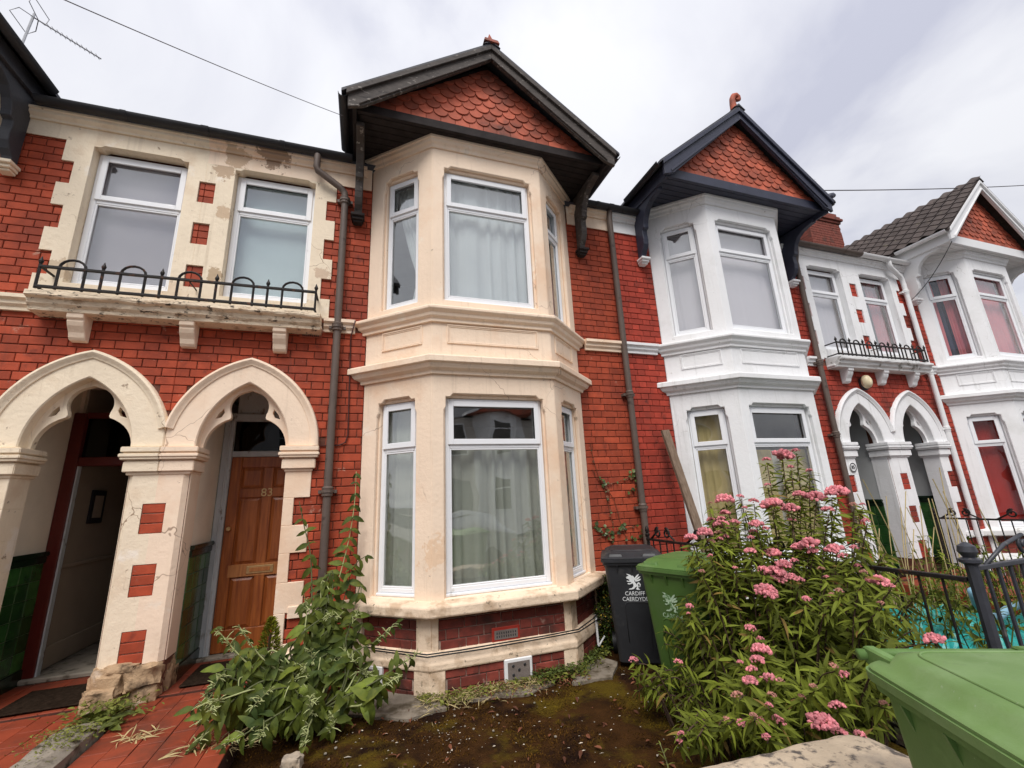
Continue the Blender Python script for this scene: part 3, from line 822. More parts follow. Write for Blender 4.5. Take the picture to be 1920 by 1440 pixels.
    for sg in (-1, 1):
        gu = MB(); xg = X(gx + sg * (wv + .045)); pr = []
        for y in (-.86, -.06):
            pr.append([(xg + .052 * math.cos(t), y, Ze - .055 + .05 * math.sin(t)) for t in [math.pi + math.pi * i / 8 for i in range(9)]] + [(xg + .046 * math.cos(t), y, Ze - .055 + .044 * math.sin(t)) for t in [2 * math.pi - math.pi * i / 8 for i in range(9)]])
        gu.loft(pr); gu.build('gable_gutter', P.get('gut', PIPEK), rf, smooth=rad(35))
    # brackets
    prof = [(-.018, 5.60), (-.60, 5.60), (-.625, 5.585), (-.625, 5.53), (-.54, 5.52), (-.42, 5.49), (-.33, 5.43), (-.27, 5.34), (-.235, 5.24), (-.235, 5.185), (-.19, 5.165), (-.185, 5.11), (-.195, 5.03), (-.185, 4.95), (-.15, 4.88), (-.105, 4.83), (-.085, 4.775), (-.018, 4.77)]
    for uu in P.get('brk', (.50, 3.43)):
        b = MB(lambda a, d, z, uu=uu: (X(uu) + a, d, z)); b.prism([(y, z) for y, z in prof], -.042, .042, 'x')
        bo = b.build('bracket', BG, gb, .006)
        c = MB(lambda a, d, z, uu=uu: (X(uu) + a, d, z)); c.box(-.075, .075, -.15, -.012, 4.735, 4.772); c.box(-.062, .062, -.125, -.012, 4.70, 4.735); c.box(-.05, .05, -.10, -.012, 4.675, 4.70)
        c.build('bracket_foot', P.get('foot', ST), bo, .006)
    # --- main roof slope behind the gutter
    MB(yf).prism([(-.06, 5.50), (4.6, 8.45), (4.6, 8.35), (-.06, 5.40)], 0, 5, 'x') if False else None
    MR = MB(lambda a, y, z: (X(a), y, z)); MR.prism([(-.06, 5.53), (4.4, 8.40), (4.4, 8.30), (.0, 5.46)], .004, 4.996, 'x')
    MR.prism([(4.4, 8.40), (8.4, 5.5), (8.4, 5.4), (4.4, 8.30)], .004, 4.996, 'x'); MR.build('roof', SLATE if not P.get('rooftiles') else BROWNT, H)
    BW = MB(yf); BW.box(.004, 4.996, 8.2, 8.4, -.15, 5.5); BW.build('back_wall', MORT, H)
    # --- porch: side walls, tiles, ceiling, door
    porch(num, H, X, yf, s, P)
    HOUSES.append(H)
    return H

def porch(num, H, X, yf, s, P):
    uo, ui, yb = 3.862, 4.77, .90
    if num == 81: uo = 3.86
    pw = MB(yf)
    pw.box(uo - .10, uo, .231, yb + .02, -.1, 2.95); pw.box(ui, 4.998, .231, yb + .02, -.1, 2.95); pw.box(uo - .1, 4.998, .231, yb + .1, 2.84, 2.95)
    pw.box(uo - .10, uo + .03, yb + .021, 2.99, -.1, 2.94) if num == 81 else None
    po = pw.build('porch_lining', P['porch'], H)
    # glazed dado on the side wall the camera can see
    side = uo if num in (81, 87) else ui
    sg = 1 if side == uo else -1
    tm = MB(); tm.box(0, .146, 0, .008, 0, .146); me = tm.mesh('dado_tile', .003)
    for sd, sgn in ((uo, 1), (ui, -1)):
        gr = MB(yf); a, b = sorted((sd, sd + sgn * .010)); gr.box(a, b, .235, yb - .004, .05, 1.12)
        g = gr.build('dado', GROUT, H)
        c = MB(yf); a, b = sorted((sd, sd + sgn * .045)); c.box(a, b, .235, yb - .004, 1.1495, 1.19); a, b = sorted((sd, sd + sgn * .028)); c.box(a, b, .235, yb - .004, 1.085, 1.15); c.build('dado_cap', GCAP, g, .008, seg=2)
        c = MB(yf); a, b = sorted((sd, sd + sgn * .026)); c.box(a, b, .235, yb - .004, .045, .185).build('dado_base', GCAP, g, .008, seg=2)
        if sd != side: continue
        wx = X(sd + sgn * .010); dirx = 1 if (sgn * s) > 0 else -1
        for r_ in range(6):
            for k in range(5):
                y0 = .238 + k * .15
                if y0 + .1 > yb: continue
                w = min(.146, yb - y0 - .006)
                M = Matrix(((0, dirx, 0, wx), (1, 0, 0, y0), (0, 0, 1, .188 + r_ * .1495), (0, 0, 0, 1)))
                if dirx > 0: M = Matrix(((0, 1, 0, wx), (-1, 0, 0, y0 + w), (0, 0, 1, .188 + r_ * .1495), (0, 0, 0, 1)))
                M = M @ Matrix.Diagonal((w / .146, 1, 1, 1)) @ Matrix.Rotation(R.uniform(-.012, .012), 4, 'X')
                link('dado_tile', me, GTILE, g, M)
    # door set
    if num == 81:
        d = MB(yf); d.box(uo + .002, uo + .105, yb - .06, yb + .06, .05, 2.55); d.box(ui - .10, ui, yb - .06, yb + .06, .05, 2.55); d.box(uo + .105, ui - .10, yb - .055, yb + .055, 2.0, 2.09); d.box(uo + .105, ui - .1, yb - .05, yb + .05, 2.5, 2.56)
        df = d.build('door_frame', REDP, H, .008, label='dark red painted door frame around an open doorway')
        MB(yf).box(uo + .105, ui - .10, yb + .005, yb + .015, 2.09, 2.50).build('fanlight', GLASSK, df)
        MB(yf).box(uo + .105, uo + .118, yb - .035, yb + .02, .10, 2.0).build('door_bead', FRAMEW, df)
        MB(yf).box(uo, ui, yb - .10, yb + .10, .055, .10).build('threshold', CONC, df, .01)
        h = MB(yf); h.box(uo + .03, uo + .034, yb + .07, 2.99, .1, 2.9)
        hw = h.build('hall_wall', HALL, H)
        MB(yf).box(uo + .034, uo + .052, yb + .08, 2.98, 1.00, 1.045).build('dado_rail', HALL, hw, .006)
        MB(yf).box(uo + .034, uo + .054, yb + .08, 2.98, .10, .30).build('skirting', HALL, hw, .006)
        MB(yf).box(uo, 4.97, yb + .10, 2.99, .03, .095).build('hall_floor', CONC, hw)
        pf = MB(yf); pf.box(uo + .036, uo + .058, yb + .45, yb + .72, 1.42, 1.78); pi = pf.build('picture_frame', PIPEK, hw, .006)
        MB(yf).box(uo + .0585, uo + .060, yb + .50, yb + .67, 1.48, 1.72).build('picture', HALL, pi)
        return
    wood_ = num == 83
    fm = FRAMEW if wood_ else WHITEB
    d = MB(yf); d.box(ui - .105, ui - .004, yb - .07, yb + .05, .05, 2.57); d.box(uo + .004, uo + .03, yb - .07, yb + .05, .05, 2.57)
    d.box(uo + .03, ui - .105, yb - .065, yb + .05, 2.072, 2.135); d.box(uo + .03, ui - .105, yb - .065, yb + .05, 2.48, 2.565); d.box(uo + .03, ui - .105, yb - .02, yb + .05, 2.565, 2.85)
    df = d.build('door_frame', fm, H, .008, label='white door frame with flaking paint' if wood_ else None)
    MB(yf).box(ui - .075, ui - .055, yb - .082, yb - .07, .05, 2.5).build('frame_moulding', fm, df, .004)
    MB(yf).box(uo + .03, ui - .105, yb - .01, yb, 2.135, 2.48).build('fanlight', GLASSK, df)
    MB(yf).box(uo, ui, yb - .14, yb + .06, .02, .085).build('threshold', CONC, df, .01)
    a0, a1, y0 = uo + .034, ui - .109, yb - .045
    D = MB(yf); st = .105
    D.box(a0, a1, y0 + .022, y0 + .045, .09, 2.07)
    D.box(a0, a0 + st, y0, y0 + .022, .09, 2.07); D.box(a1 - st, a1, y0, y0 + .022, .09, 2.07); mid = (a0 + a1) / 2
    D.box(mid - .05, mid + .05, y0, y0 + .021, .30, 1.95)
    for z0, z1 in ((.09, .30), (1.95, 2.07), (1.62, 1.72)): D.box(a0 + st, a1 - st, y0 - .0005, y0 + .022, z0, z1)
    do = D.build('door', DOORW if wood_ else mat('door_other', (.03, .05, .04), .4), H, .006, label='varnished hardwood panelled front door with brass figures' if wood_ else None)
    MB(yf).box(a0 + st - .03, a1 - st + .03, y0 - .002, y0 + .022, .80, .925).build('letter_rail', DOORL if wood_ else WHITEB, do, .004)
    for z0, z1 in ((.30, .80), (.925, 1.62), (1.72, 1.95)):
        for b0, b1 in ((a0 + st, mid - .05), (mid + .05, a1 - st)):
            m_ = MB(yf)
            m_.loft([[(b0 + .006, y0 + .021, z0 + .006), (b1 - .006, y0 + .021, z0 + .006), (b1 - .006, y0 + .021, z1 - .006), (b0 + .006, y0 + .021, z1 - .006)],
                     [(b0 + .035, y0 + .008, z0 + .035), (b1 - .035, y0 + .008, z0 + .035), (b1 - .035, y0 + .008, z1 - .035), (b0 + .035, y0 + .008, z1 - .035)]])
            m_.build('door_panel', DOORW if wood_ else MATS['door_other'], do)
    if wood_:
        lb = MB(yf); lb.box(mid - .13, mid + .13, y0 - .010, y0 - .002, .825, .905); l_ = lb.build('letter_plate', BRASS, do, .004)
        MB(yf).box(mid - .10, mid + .10, y0 - .016, y0 - .010, .845, .888).build('letter_flap', DOORL, l_, .002)
        tx = X(mid)
        text('83', .125, .008, lambda a, d, z: (tx + a, y0 - .001 - d, 1.668 + z)).build('house_number', BRASS, do, recalc=False)
        MB(yf).lathe((a1 - .05, y0 - .03, 1.30), [(.0, -.012), (.02, -.012), (.024, 0), (.016, .02), (.012, .03)], 10, 'y').build('door_lock', BRASS, do)
    mt = MB(yf); mt.box(4.06, 4.66, .06, .60, .067, .082)
    mo = mt.build('door_mat', MATTM, None, .006)
    tag(mo, 'dark brown door mat on the red tiles before the wooden door' if wood_ else ('dark door mat inside the left white porch arch' if num == 85 else 'dark door mat inside the right white porch arch'), 'door mat')
# ------------------------------------------------------------------ the four houses
house(83, 0, -1, dict(label='peach painted red brick terraced house with dark brown gable over its two-storey bay', st=CREAM, barge=DKBROWN, brick=BRICK, Za=6.915, Zt=5.735, Ze=5.74, porch=CREAMP, foot=DKSOFF, air=True, surm=CREAMO,
    cur={'u1': cur_full(NET, .03, 6, seed=3), 'u0': cur_swag(NET, 1, 8), 'u2': cur_swag(NET, 1, 5), 'l1': cur_full(NETG, .055, 7, .47, seed=11), 'l0': cur_full(NETG, .045, 4, .06, seed=12), 'l2': cur_full(NETG, .02, 3, seed=13), 'door': cur_full(NETF, .002, 1, seed=4, name='frosted_screen')},
    wz=4.70))
house(85, 0, 1, dict(label='white painted red brick terraced house with navy gable boards beside the leaning plank', st=WHITE, barge=NAVY, brick=BRICK2, Za=7.12, Zt=5.77, Ze=5.80, ty=-.75, gw=1.50, porch=GREYW, foot=WHITE, soff=NAVY, clean=True, sillm=WHITEW, surm=WHITE, st2=WHITE, glow=glass('window_glass_mid', .075, (.98, .98, .98)), nb=300,
    cur={'u1': cur_full(BLIND, .004, 2, seed=3, name='blind'), 'u0': cur_full(BLIND, .004, 2, seed=8, name='blind'), 'l1': cur_two(YELC, .06, .02, 3, .55, 5, NETG), 'l0': cur_full(YELC, .02, 4, .0, seed=21), 'door': cur_full(BLIND, .003, 2, seed=4, name='blind')}, plain_side=False, wz=4.70))
house(81, -10, 1, dict(label='cream painted red brick terraced house with charcoal eaves at the left edge', st=CREAMO, barge=BLACKG, brick=BRICK, Za=7.0, Zt=5.80, Ze=5.76, porch=CREAMP, foot=CREAMO, soff=BLACKG, surm=CREAMO, du=.10, strend=3.9,
    cur={'door': cur_blind(BLIND), 'u2': cur_full(NET, seed=3)}, wz=4.60))
house(87, 10, -1, dict(label='white rendered red brick terraced house with white gable boards and brown tiled roof at right', st=WHITE, barge=WHITEB, brick=BRICK2, Za=7.13, Zt=5.80, Ze=5.80, gx=2.02, gw=1.47, porch=GREYW, foot=WHITE, soff=WHITEB, clean=True, sillm=WHITEW, surm=WHITE, gut=WHITEB, ridge=BROWNT, roof=BROWNT, rooftiles=1, gup=GLASSR, glow=GLASSR, nb=300, du=.06,
    cur={'u2': cur_two(PINKC, .12, .02, 3, 0, 5, NAVYC), 'u1': cur_full(PINKC, .02, 6, seed=31), 'l2': cur_full(REDC, .006, 3, .02, seed=32), 'l1': cur_full(REDC, .006, 3, seed=33), 'door': cur_two(PINKC, .10, .02, 3, 0, 35)}, wz=4.70))

# ------------------------------------------------------------------ arcades (two pointed porch arches that share a pier)
def trefoil(c):
    """cusped tracery plate of one arch: outline + holes"""
    z0 = 2.083
    outer = arc_pts(c, .400, .650, z0)
    inner = []
    # left springing -> cusp -> top lobe -> cusp -> right springing
    def bez(p0, p1, p2, n=8): return [((1 - t) ** 2 * p0[0] + 2 * t * (1 - t) * p1[0] + t * t * p2[0], (1 - t) ** 2 * p0[1] + 2 * t * (1 - t) * p1[1] + t * t * p2[1]) for t in [i / n for i in range(n + 1)]]
    L = bez((-.355, z0 + .0), (-.345, z0 + .21), (-.158, z0 + .282))
    cz, cr_ = z0 + .405, .172
    lobe = [(cr_ * math.cos(t), cz + .165 * math.sin(t) + (.012 if abs(t - math.pi / 2) < .05 else 0)) for t in [rad(205) - rad(230) * i / 20 for i in range(21)]]
    left = L + [(-.150, z0 + .30)] + [p for p in lobe]
    right = [(.150, z0 + .30)] + [(-x, z) for x, z in L[::-1]]
    inner = left + right
    loop = [(x, z) for x, z in outer] + [(c + x, z) for x, z in inner[::-1]]
    holes = []
    for sg in (-1, 1):
        t = [(-.285, z0 + .285), (-.235, z0 + .300), (-.212, z0 + .345), (-.222, z0 + .385), (-.262, z0 + .335)]
        holes.append([(c + sg * x, z) for x, z in t])
    return [loop] + holes

def arcade(xc, stm, brm, lab, mixed=None):
    A = thing('porch_arcade', lab, 'arcade', (xc, 0, 0))
    f = lambda a, d, z: (xc + a, -d, z)
    jobs = []
    for sg in (-1, 1):
        c = sg * .638
        m = stm
        if mixed and sg < 0: m = mixed
        ring = MB(f); po_, pi_ = arc_pts(c, .66, .877, 2.083, 20), arc_pts(c, .388, .637, 2.083, 20)
        lim = lambda x: min(x, -.0015) if sg < 0 else max(x, .0015)      # the two rings meet on the party line
        ring.loft([[(lim(a[0]), .022, a[1]), (lim(b_[0]), .022, b_[1]), (lim(b_[0]), -.14, b_[1]), (lim(a[0]), -.14, a[1])] for a, b_ in zip(po_, pi_)])
        ar = ring.build('arch', m, A, .010)
        # hood mould: a roll along the extrados with a fillet
        o = arc_pts(c, .645, .862, 2.09, 20)
        hood = MB(f); rings = []
        pts = [p for p in o if (p[0] * sg) > .004]
        for i, (x, z) in enumerate(pts):
            x0, z0 = pts[max(0, i - 1)]; x1, z1 = pts[min(len(pts) - 1, i + 1)]
            tx, tz = x1 - x0, z1 - z0; l = math.hypot(tx, tz); nx, nz = -tz / l, tx / l
            if nz * .5 + nx * (x - c) < 0: nx, nz = -nx, -nz
            rings.append([(x + nx * q, d, z + nz * q) for q, d in ((-.055, .015), (-.050, .034), (-.030, .040), (-.020, .050), (.0, .060), (.018, .054), (.026, .036), (.026, -.01))])
        hood.loft(rings); hood.build('hood_mould', m, ar, smooth=rad(40))
        # inner chamfer ring
        ch = plate([arc_pts(c, .395, .645, 2.083) + arc_pts(c, .350, .590, 2.083)[::-1]], -.06, -.10, f) if False else None
        plate(trefoil(c), -.075, -.135, f).build('tracery', m, ar, .003)
    # piers
    m2 = stm
    zz = [2.0, 1.585, 1.33, 1.08, .825, .565, .31, -.1]
    # centre pier with inset bricks and chamfered corners
    cp = [(-.232, 0), (-.232, .0)]
    for sg, m in ((-1, mixed or stm), (1, stm)):
        lp = [(0, .02), (sg * .190, .02), (sg * .2375, -.022), (sg * .2375, -.26), (0, -.26)]
        pr = MB(f)
        zs = [1.85] + [v for v in zz[1:]] + []
        for k in range(len(zs) - 1):
            if k % 2 == 0:
                q = lp
            else:
                q = [(sg * .086, .02)] + lp[1:4] + [(0, -.26), (0, 0.0), (sg * .086, 0.0)]
            zlo, zhi = zs[k + 1], zs[k]
            if zlo < .28: zlo = .30
            if zhi - zlo < .02: continue
            pr.prism([(a, b) for a, b in q], zlo, zhi, 'z')
        weld(pr); po = pr.build('pier', m, A)
    pc = po
    for z1, z0 in ((1.585, 1.33), (1.08, .825), (.565, .31)):
        h = (z1 - z0) / 3
        for k in range(3): jobs.append(((lambda a, d, z: f(a, d + .016, z)), -.083, .083, z0 + k * h + .003, z0 + (k + 1) * h - .004, pc, brm))
    # outer piers with toothed quoins
    for sg in (-1, 1):
        m = mixed if (mixed and sg < 0) else stm
        pr = MB(f); zs = [1.85, 1.585, 1.33, 1.08, .825, .565, .31, -.1]
        lo = [(sg * 1.026, .018), (sg * 1.26, .018), (sg * 1.26, -.02), (sg * 1.14, -.02), (sg * 1.14, -.23), (sg * 1.026, -.23)]
        na = [(sg * 1.026, .018), (sg * 1.12, .018), (sg * 1.12, -.23), (sg * 1.026, -.23)]
        for k in range(7): pr.prism(lo if k % 2 == 0 else na, zs[k + 1], zs[k], 'z')
        po = pr.build('pier', m, A, .004)
    # capitals
    for (a0, a1, m) in ((-.232, .232, None), (1.026, 1.256, stm), (-1.256, -1.026, mixed or stm)):
        halves = [(a0, 0, mixed or stm), (0, a1, stm)] if m is None else [(a0, a1, m)]
        for b0, b1, mm in halves:
            cpm = MB(f)
            for p, z0, z1 in ((.012, 1.835, 1.862), (.035, 1.862, 1.955), (.022, 1.955, 1.968), (.058, 1.968, 1.990), (.068, 1.990, 2.022), (.046, 2.022, 2.034), (.060, 2.034, 2.0825)):
                l = b0 - p if b0 != 0 else 0.001
                r_ = b1 + p if b1 != 0 else -.001
                cpm.box(l, r_, -.262, .02 + p, z0, z1)
            cpm.build('capital', mm, A, .009, seg=2)
    lay(jobs, 300)
    return A
arcade(-5.0, CREAM, BRICK, 'cream pair of pointed porch arches with cusped tracery at the wooden front door', CREAMO)
arcade(5.0, WHITE, BRICK2, 'white pair of pointed porch arches with cusped tracery and grey porch walls')

# crumbling stone foot of the cream centre pier
def lump(mb, c, r, seed, sub=3, squash=(1, 1, 1), amp=.25, fr=2.2):
    from mathutils import noise
    bm = bmesh.new(); bmesh.ops.create_icosphere(bm, subdivisions=sub, radius=1)
    n0 = len(mb.v)
    for v in bm.verts:
        p = v.co.copy()
        q = Vector([abs(x) ** .55 * (1 if x > 0 else -1) for x in p]); q *= .8
        k = 1 + amp * noise.noise(p * fr + Vector((seed * 3.1, seed, 0))) + amp * .4 * noise.noise(p * fr * 3 + Vector((seed, 0, 5)))
        mb.v.append((c[0] + q.x * r * squash[0] * k, c[1] + q.y * r * squash[1] * k, c[2] + q.z * r * squash[2] * k))
    mb.f += [[v.index + n0 for v in f_.verts] for f_ in bm.faces]
    bm.free()
ft = thing('pier_foot', 'crumbling sandstone foot of the cream porch pier with its plaster fallen off', 'masonry', (-5, -.1, 0))
for k, (dx, dy, z, r_, sq) in enumerate([(-.12, -.02, .20, .19, (.80, 1.0, .85)), (.10, .0, .22, .17, (.95, 1.1, .72)), (.0, .06, .10, .22, (1.1, .9, .9)), (-.13, -.12, .09, .16, (.9, .8, .9)), (.14, -.05, .08, .13, (.9, .8, 1.0)), (-.05, -.10, .30, .09, (1.5, .7, .5)), (.20, .14, .12, .12, (.6, 1.3, 1.5))]):
    mb = MB(); lump(mb, (-5 + dx, .06 + dy, z), r_, k + 3, 3, sq, .30, 2.6); mb.build('stone', ROCK, ft, smooth=rad(45))

# ------------------------------------------------------------------ balconies
def balcony(xc, x0, x1, stm, irm, lab, n, yb=-.34, weather=LEDGEW):
    B = thing('balcony', lab, 'balcony', (xc, 0, 3.3))
    prof = [(.0, 3.275), (.165, 3.280), (.172, 3.31), (.20, 3.335), (.208, 3.362), (.208, 3.376), (.242, 3.39), (.25, 3.402), (.25, 3.435), (0, 3.465)]
    mb = MB()
    rings = []
    ns = 40
    from mathutils import noise
    for i in range(ns + 1):
        a = x0 + (x1 - x0) * i / ns
        rings.append([(a, -d + (.010 * noise.noise(Vector((a * 9, d * 20, z * 10))) if d > .15 else 0), z + (.012 * noise.noise(Vector((a * 7, d * 11, z * 31))) if z > 3.37 else 0)) for d, z in prof])
    mb.loft(rings); mb.build('ledge', weather, B)
    mb = MB(); mb.box(x0 - .012, x1 + .012, -.14, .0, 3.300, 3.335); mb.build('bed_mould', stm, B, .008)
    for cx in (-.82, .03, .83):
        pr = [(0, 3.285), (-.155, 3.285), (-.155, 3.235), (-.135, 3.225), (-.135, 3.205), (-.12, 3.17), (-.085, 3.12), (-.07, 3.075), (-.05, 3.05), (0, 3.045)]
        c = MB(lambda a, b, z, cx=cx: (xc + cx + a, b, z)); c.prism(pr, -.062, .062, 'x'); c.build('corbel', stm, B, .006)
    # railing
    zt, zb, yr = 3.682, 3.488, -.205
    r0, r1 = x0 + .04, x1 - .06
    fl = MB(); 
    for z in (zt, zb): fl.box(r0, r1, yr - .014, yr + .014, z - .012, z + .012)
    for xx in (r0, r1):
        for z in (zt, zb): fl.box(xx - .009, xx + .009, yr + .012, -.015, z - .009, z + .009)
    xm = (r0 + r1) / 2
    fl.box(xm - .006, xm + .006, yr + .012, -.015, zt - .02, zt - .008)
    ra = fl.build('railing', irm, B, .003)
    pitch = (r1 - r0) / n
    for k in range(n + 1):
        x = r0 + k * pitch
        b = MB(); b.tube([(x, yr, zb - .02), (x, yr, zt + .022)], .012, 6); b.lathe((x, yr, zt + .022), [(.010, 0), (.016, .012), (.020, .028), (.010, .050), (.002, .075)], 6); b.build('railing_spike', irm, ra)
        if k < n:
            c0, c1 = x + pitch * .30, x + pitch * .72; w = (c1 - c0) / 2
            pts = [(c0, yr, zb - .02), (c0, yr, zt + .004)] + [(c0 + w - w * math.cos(t), yr, zt + .004 + w * .88 * math.sin(t)) for t in [math.pi * i / 8 for i in range(1, 8)]] + [(c1, yr, zt + .004), (c1, yr, zb - .02)]
            MB().tube(pts, .0115, 6).build('railing_hoop', irm, ra)
    return B
balcony(-4.95, -6.10, -3.74, CREAM, IRON, 'weathered cream balcony ledge with black hooped iron railing above the cream arches', 5)
balcony(5.0, 3.86, 6.16, WHITE, IRON, 'white balcony ledge with black hooped iron railing above the white arches', 7, weather=WHITEW)

# ------------------------------------------------------------------ gutters and downpipes (parts of their houses)
H83, H85, H81, H87 = HOUSES
def gutter(par, x0, x1, m, z=5.515, y=-.135):
    pr = []
    for x in (x0, x1):
        pr.append([(x, y + .058 * math.cos(t), z + .055 * math.sin(t)) for t in [math.pi + math.pi * i / 10 for i in range(11)]] + [(x, y + .052 * math.cos(t), z + .049 * math.sin(t)) for t in [2 * math.pi - math.pi * i / 10 for i in range(11)]])
    g = MB().loft(pr).build('gutter', m, par, smooth=rad(35))
    n = max(1, int((x1 - x0) / .9))
    for k in range(1, n + 1):
        x = x0 + (x1 - x0) * (k - .5) / n; q = []
        for xx in (x - .025, x + .025):
            q.append([(xx, y + .065 * math.cos(t), z + .062 * math.sin(t)) for t in [math.pi + math.pi * i / 8 for i in range(9)]] + [(xx, y + .056 * math.cos(t), z + .054 * math.sin(t)) for t in [2 * math.pi - math.pi * i / 8 for i in range(9)]])
        MB().loft(q).build('gutter_union', m, g, smooth=rad(35))
    return g
gutter(H81, -6.45, -5.02, PIPEK); gutter(H83, -5.015, -3.52, PIPEK)
gutter(H83, -.44, -.01, PIPEK); gutter(H85, -.005, .46, PIPEK)
gutter(H85, 3.44, 5.25, PIPEB); gutter(H87, 5.255, 6.55, WHITEB)
for par_, x_, m_ in ((H83, -5.0175, PIPEK), (H83, -.0075, PIPEK), (H85, 5.2525, WHITEB)):     # unions over the joints between the houses' gutters
    q = []
    for xx in (x_ - .035, x_ + .035):
        q.append([(xx, -.135 + .066 * math.cos(t), 5.515 + .063 * math.sin(t)) for t in [math.pi + math.pi * i / 8 for i in range(9)]] + [(xx, -.135 + .048 * math.cos(t), 5.515 + .046 * math.sin(t)) for t in [2 * math.pi - math.pi * i / 8 for i in range(9)]])
    MB().loft(q).build('gutter_union', m_, par_, smooth=rad(35))
def pipe(par, pts, m, collars, r=.038, cr_=.052):
    p = MB().tube(pts, r, 12).build('downpipe', m, par, smooth=rad(50))
    for (x, y, z) in collars:
        c = MB(); c.lathe((x, y, z), [(r + .002, -.05), (cr_, -.04), (cr_, -.012), (cr_ + .008, -.01), (cr_ + .008, .012), (cr_, .014), (cr_ + .004, .035), (r + .002, .05)], 12)
        c.box(x - .085, x + .085, y + .012, -.002, z - .016, z + .016); c.build('pipe_collar', m, p, smooth=rad(30))
    return p
pipe(H83, [(-3.90, -.135, 5.46), (-3.90, -.135, 5.30), (-3.89, -.125, 5.26), (-3.64, -.085, 5.11), (-3.592, -.075, 5.06), (-3.58, -.07, 4.98), (-3.58, -.07, -.1)], PIPEB, [(-3.58, -.07, 1.63), (-3.58, -.07, 3.36), (-3.58, -.07, 4.95)])
pipe(H83, [(0.0, -.10, 5.46), (0.0, -.075, 5.36), (0.0, -.075, -.1)], PIPEB, [(0.0, -.075, 2.72), (0.0, -.075, 1.30)], .040, .047)
pipe(H85, [(3.62, -.125, 5.46), (3.62, -.10, 5.3), (3.60, -.075, 5.15), (3.60, -.075, -.1)], PIPEB, [(3.60, -.075, 3.35), (3.60, -.075, 2.2)], .040, .048)
pipe(H87, [(5.96, -.135, 5.46), (5.96, -.135, 5.38), (6.00, -.125, 5.33), (6.27, -.085, 5.21), (6.32, -.075, 5.15), (6.33, -.075, 5.05), (6.33, -.075, -.1)], WHITEB, [(6.33, -.075, 4.9), (6.33, -.075, 3.33), (6.33, -.075, 2.3)], .040, .045)

# ------------------------------------------------------------------ small fixtures on the walls
def airbrick(x, z, w, h, y0, m, par, nx, nz, name='air_brick', rim=None):
    a = MB(); a.box(x, x + w, y0, y0 + .02, z, z + h); o = a.build(name, rim or m, par, .004)
    for i in range(nx):
        for j in range(nz):
            cx, cz = x + w * (.12 + .76 * (i + .5) / nx), z + h * (.16 + .68 * (j + .5) / nz)
            b = MB(); b.box(cx - .006, cx + .006, y0 - .001, y0 + .004, cz - .008, cz + .008); b.build('vent_hole', PIPEK, o)
    return o
airbrick(-3.955, 3.245, .22, .072, -.006, TERRA, H83, 9, 3)
AIRR = mat('air_brick_red', (.33, .03, .018), .5, .1, 8, .1, 50)
AIRG = mat('air_brick_grey', (.17, .14, .125), .8, .15, 8, .3, 50)
o = airbrick(-2.088, .225, .27, .125, -.572, AIRR, H83, 1, 1); 
MB().box(-2.065, -1.841, -.576, -.571, .25, .325).build('grille', AIRG, o)
for i in range(9):
    for j in range(2): MB().box(-2.045 + i * .022, -2.036 + i * .022, -.5775, -.575, .265 + j * .028, .282 + j * .028).build('vent_hole', PIPEK, o)
o = MB().box(-2.0, -1.735, -.645, -.61, -.10, .102).build('floor_vent', WHITEB, H83, .008)
MB().box(-1.972, -1.763, -.649, -.644, -.072, .075).build('vent_plate', AIRG, o, .003)
for dx, dz in ((.05, .105), (.16, .105), (.05, .035), (.105, .07)):
    MB().lathe((-1.972 + dx, -.655, -.06 + dz), [(.0, 0), (.010, 0), (.013, .003), (.010, .007)], 8, 'y').build('vent_hole', PIPEK, o)
# vent on the left bay face (half hidden by the shrub)
x0, y0 = -3.2815, 0; ex, ey = .754, -.657
lf = lambda a, d, z: (-3.2815 + ex * a + ey * d, ey * a - ex * d, z)
o = MB(lf).box(.17, .40, .04, .078, -.10, .10).build('floor_vent', WHITEB, H83, .006); MB(lf).box(.195, .375, .074, .082, -.075, .075).build('vent_plate', AIRG, o)
# cables
CABLE = mat('cable_black', (.012, .012, .013), .5, 0, 5, 0)
def cable(pts, par=None, r=.006, m=CABLE, name='cable'): return MB().tube(pts, r, 6).build(name, m, par, smooth=True)
def sag(a, b, n, s_): 
    a, b = Vector(a), Vector(b); return [a.lerp(b, i / n) - Vector((0, 0, s_ * 4 * (i / n) * (1 - i / n))) for i in range(n + 1)]
cable([(-3.18, -.16, .235), (-2.68, -.63, .236), (-2.4, -.634, .232), (-2.0, -.63, .236), (-1.6, -.634, .240), (-1.25, -.63, .250), (-.95, -.36, .245), (-.72, -.12, .25), (-.62, -.1, .2)], H83)
cable([(-3.1, -.26, .225), (-2.68, -.655, .224), (-2.2, -.65, .218), (-1.7, -.65, .226), (-1.25, -.65, .236), (-.85, -.30, .22), (-.62, -.14, .10), (-.60, -.12, -.05)], H83)
cable([(-3.42, -.02, 3.47), (-3.40, -.095, 3.44), (-3.44, -.014, 3.28), (-3.43, -.014, 2.7), (-3.42, -.014, 2.2), (-3.44, -.014, 2.12), (-3.50, -.014, 2.09), (-3.68, -.014, 2.085)], H83, .007, mat('cable_red_brown', (.06, .015, .012), .5, 0, 5, 0))
wp = MB(); wp.tube([(-.83, -.20, .23), (-.90, -.33, .20), (-.90, -.34, -.02)], .012, 8); wp.tube([(-.90, -.34, -.02), (-.80, -.30, .05)], .009, 8); wp.build('overflow_pipe', WHITEB, H83, smooth=rad(40))
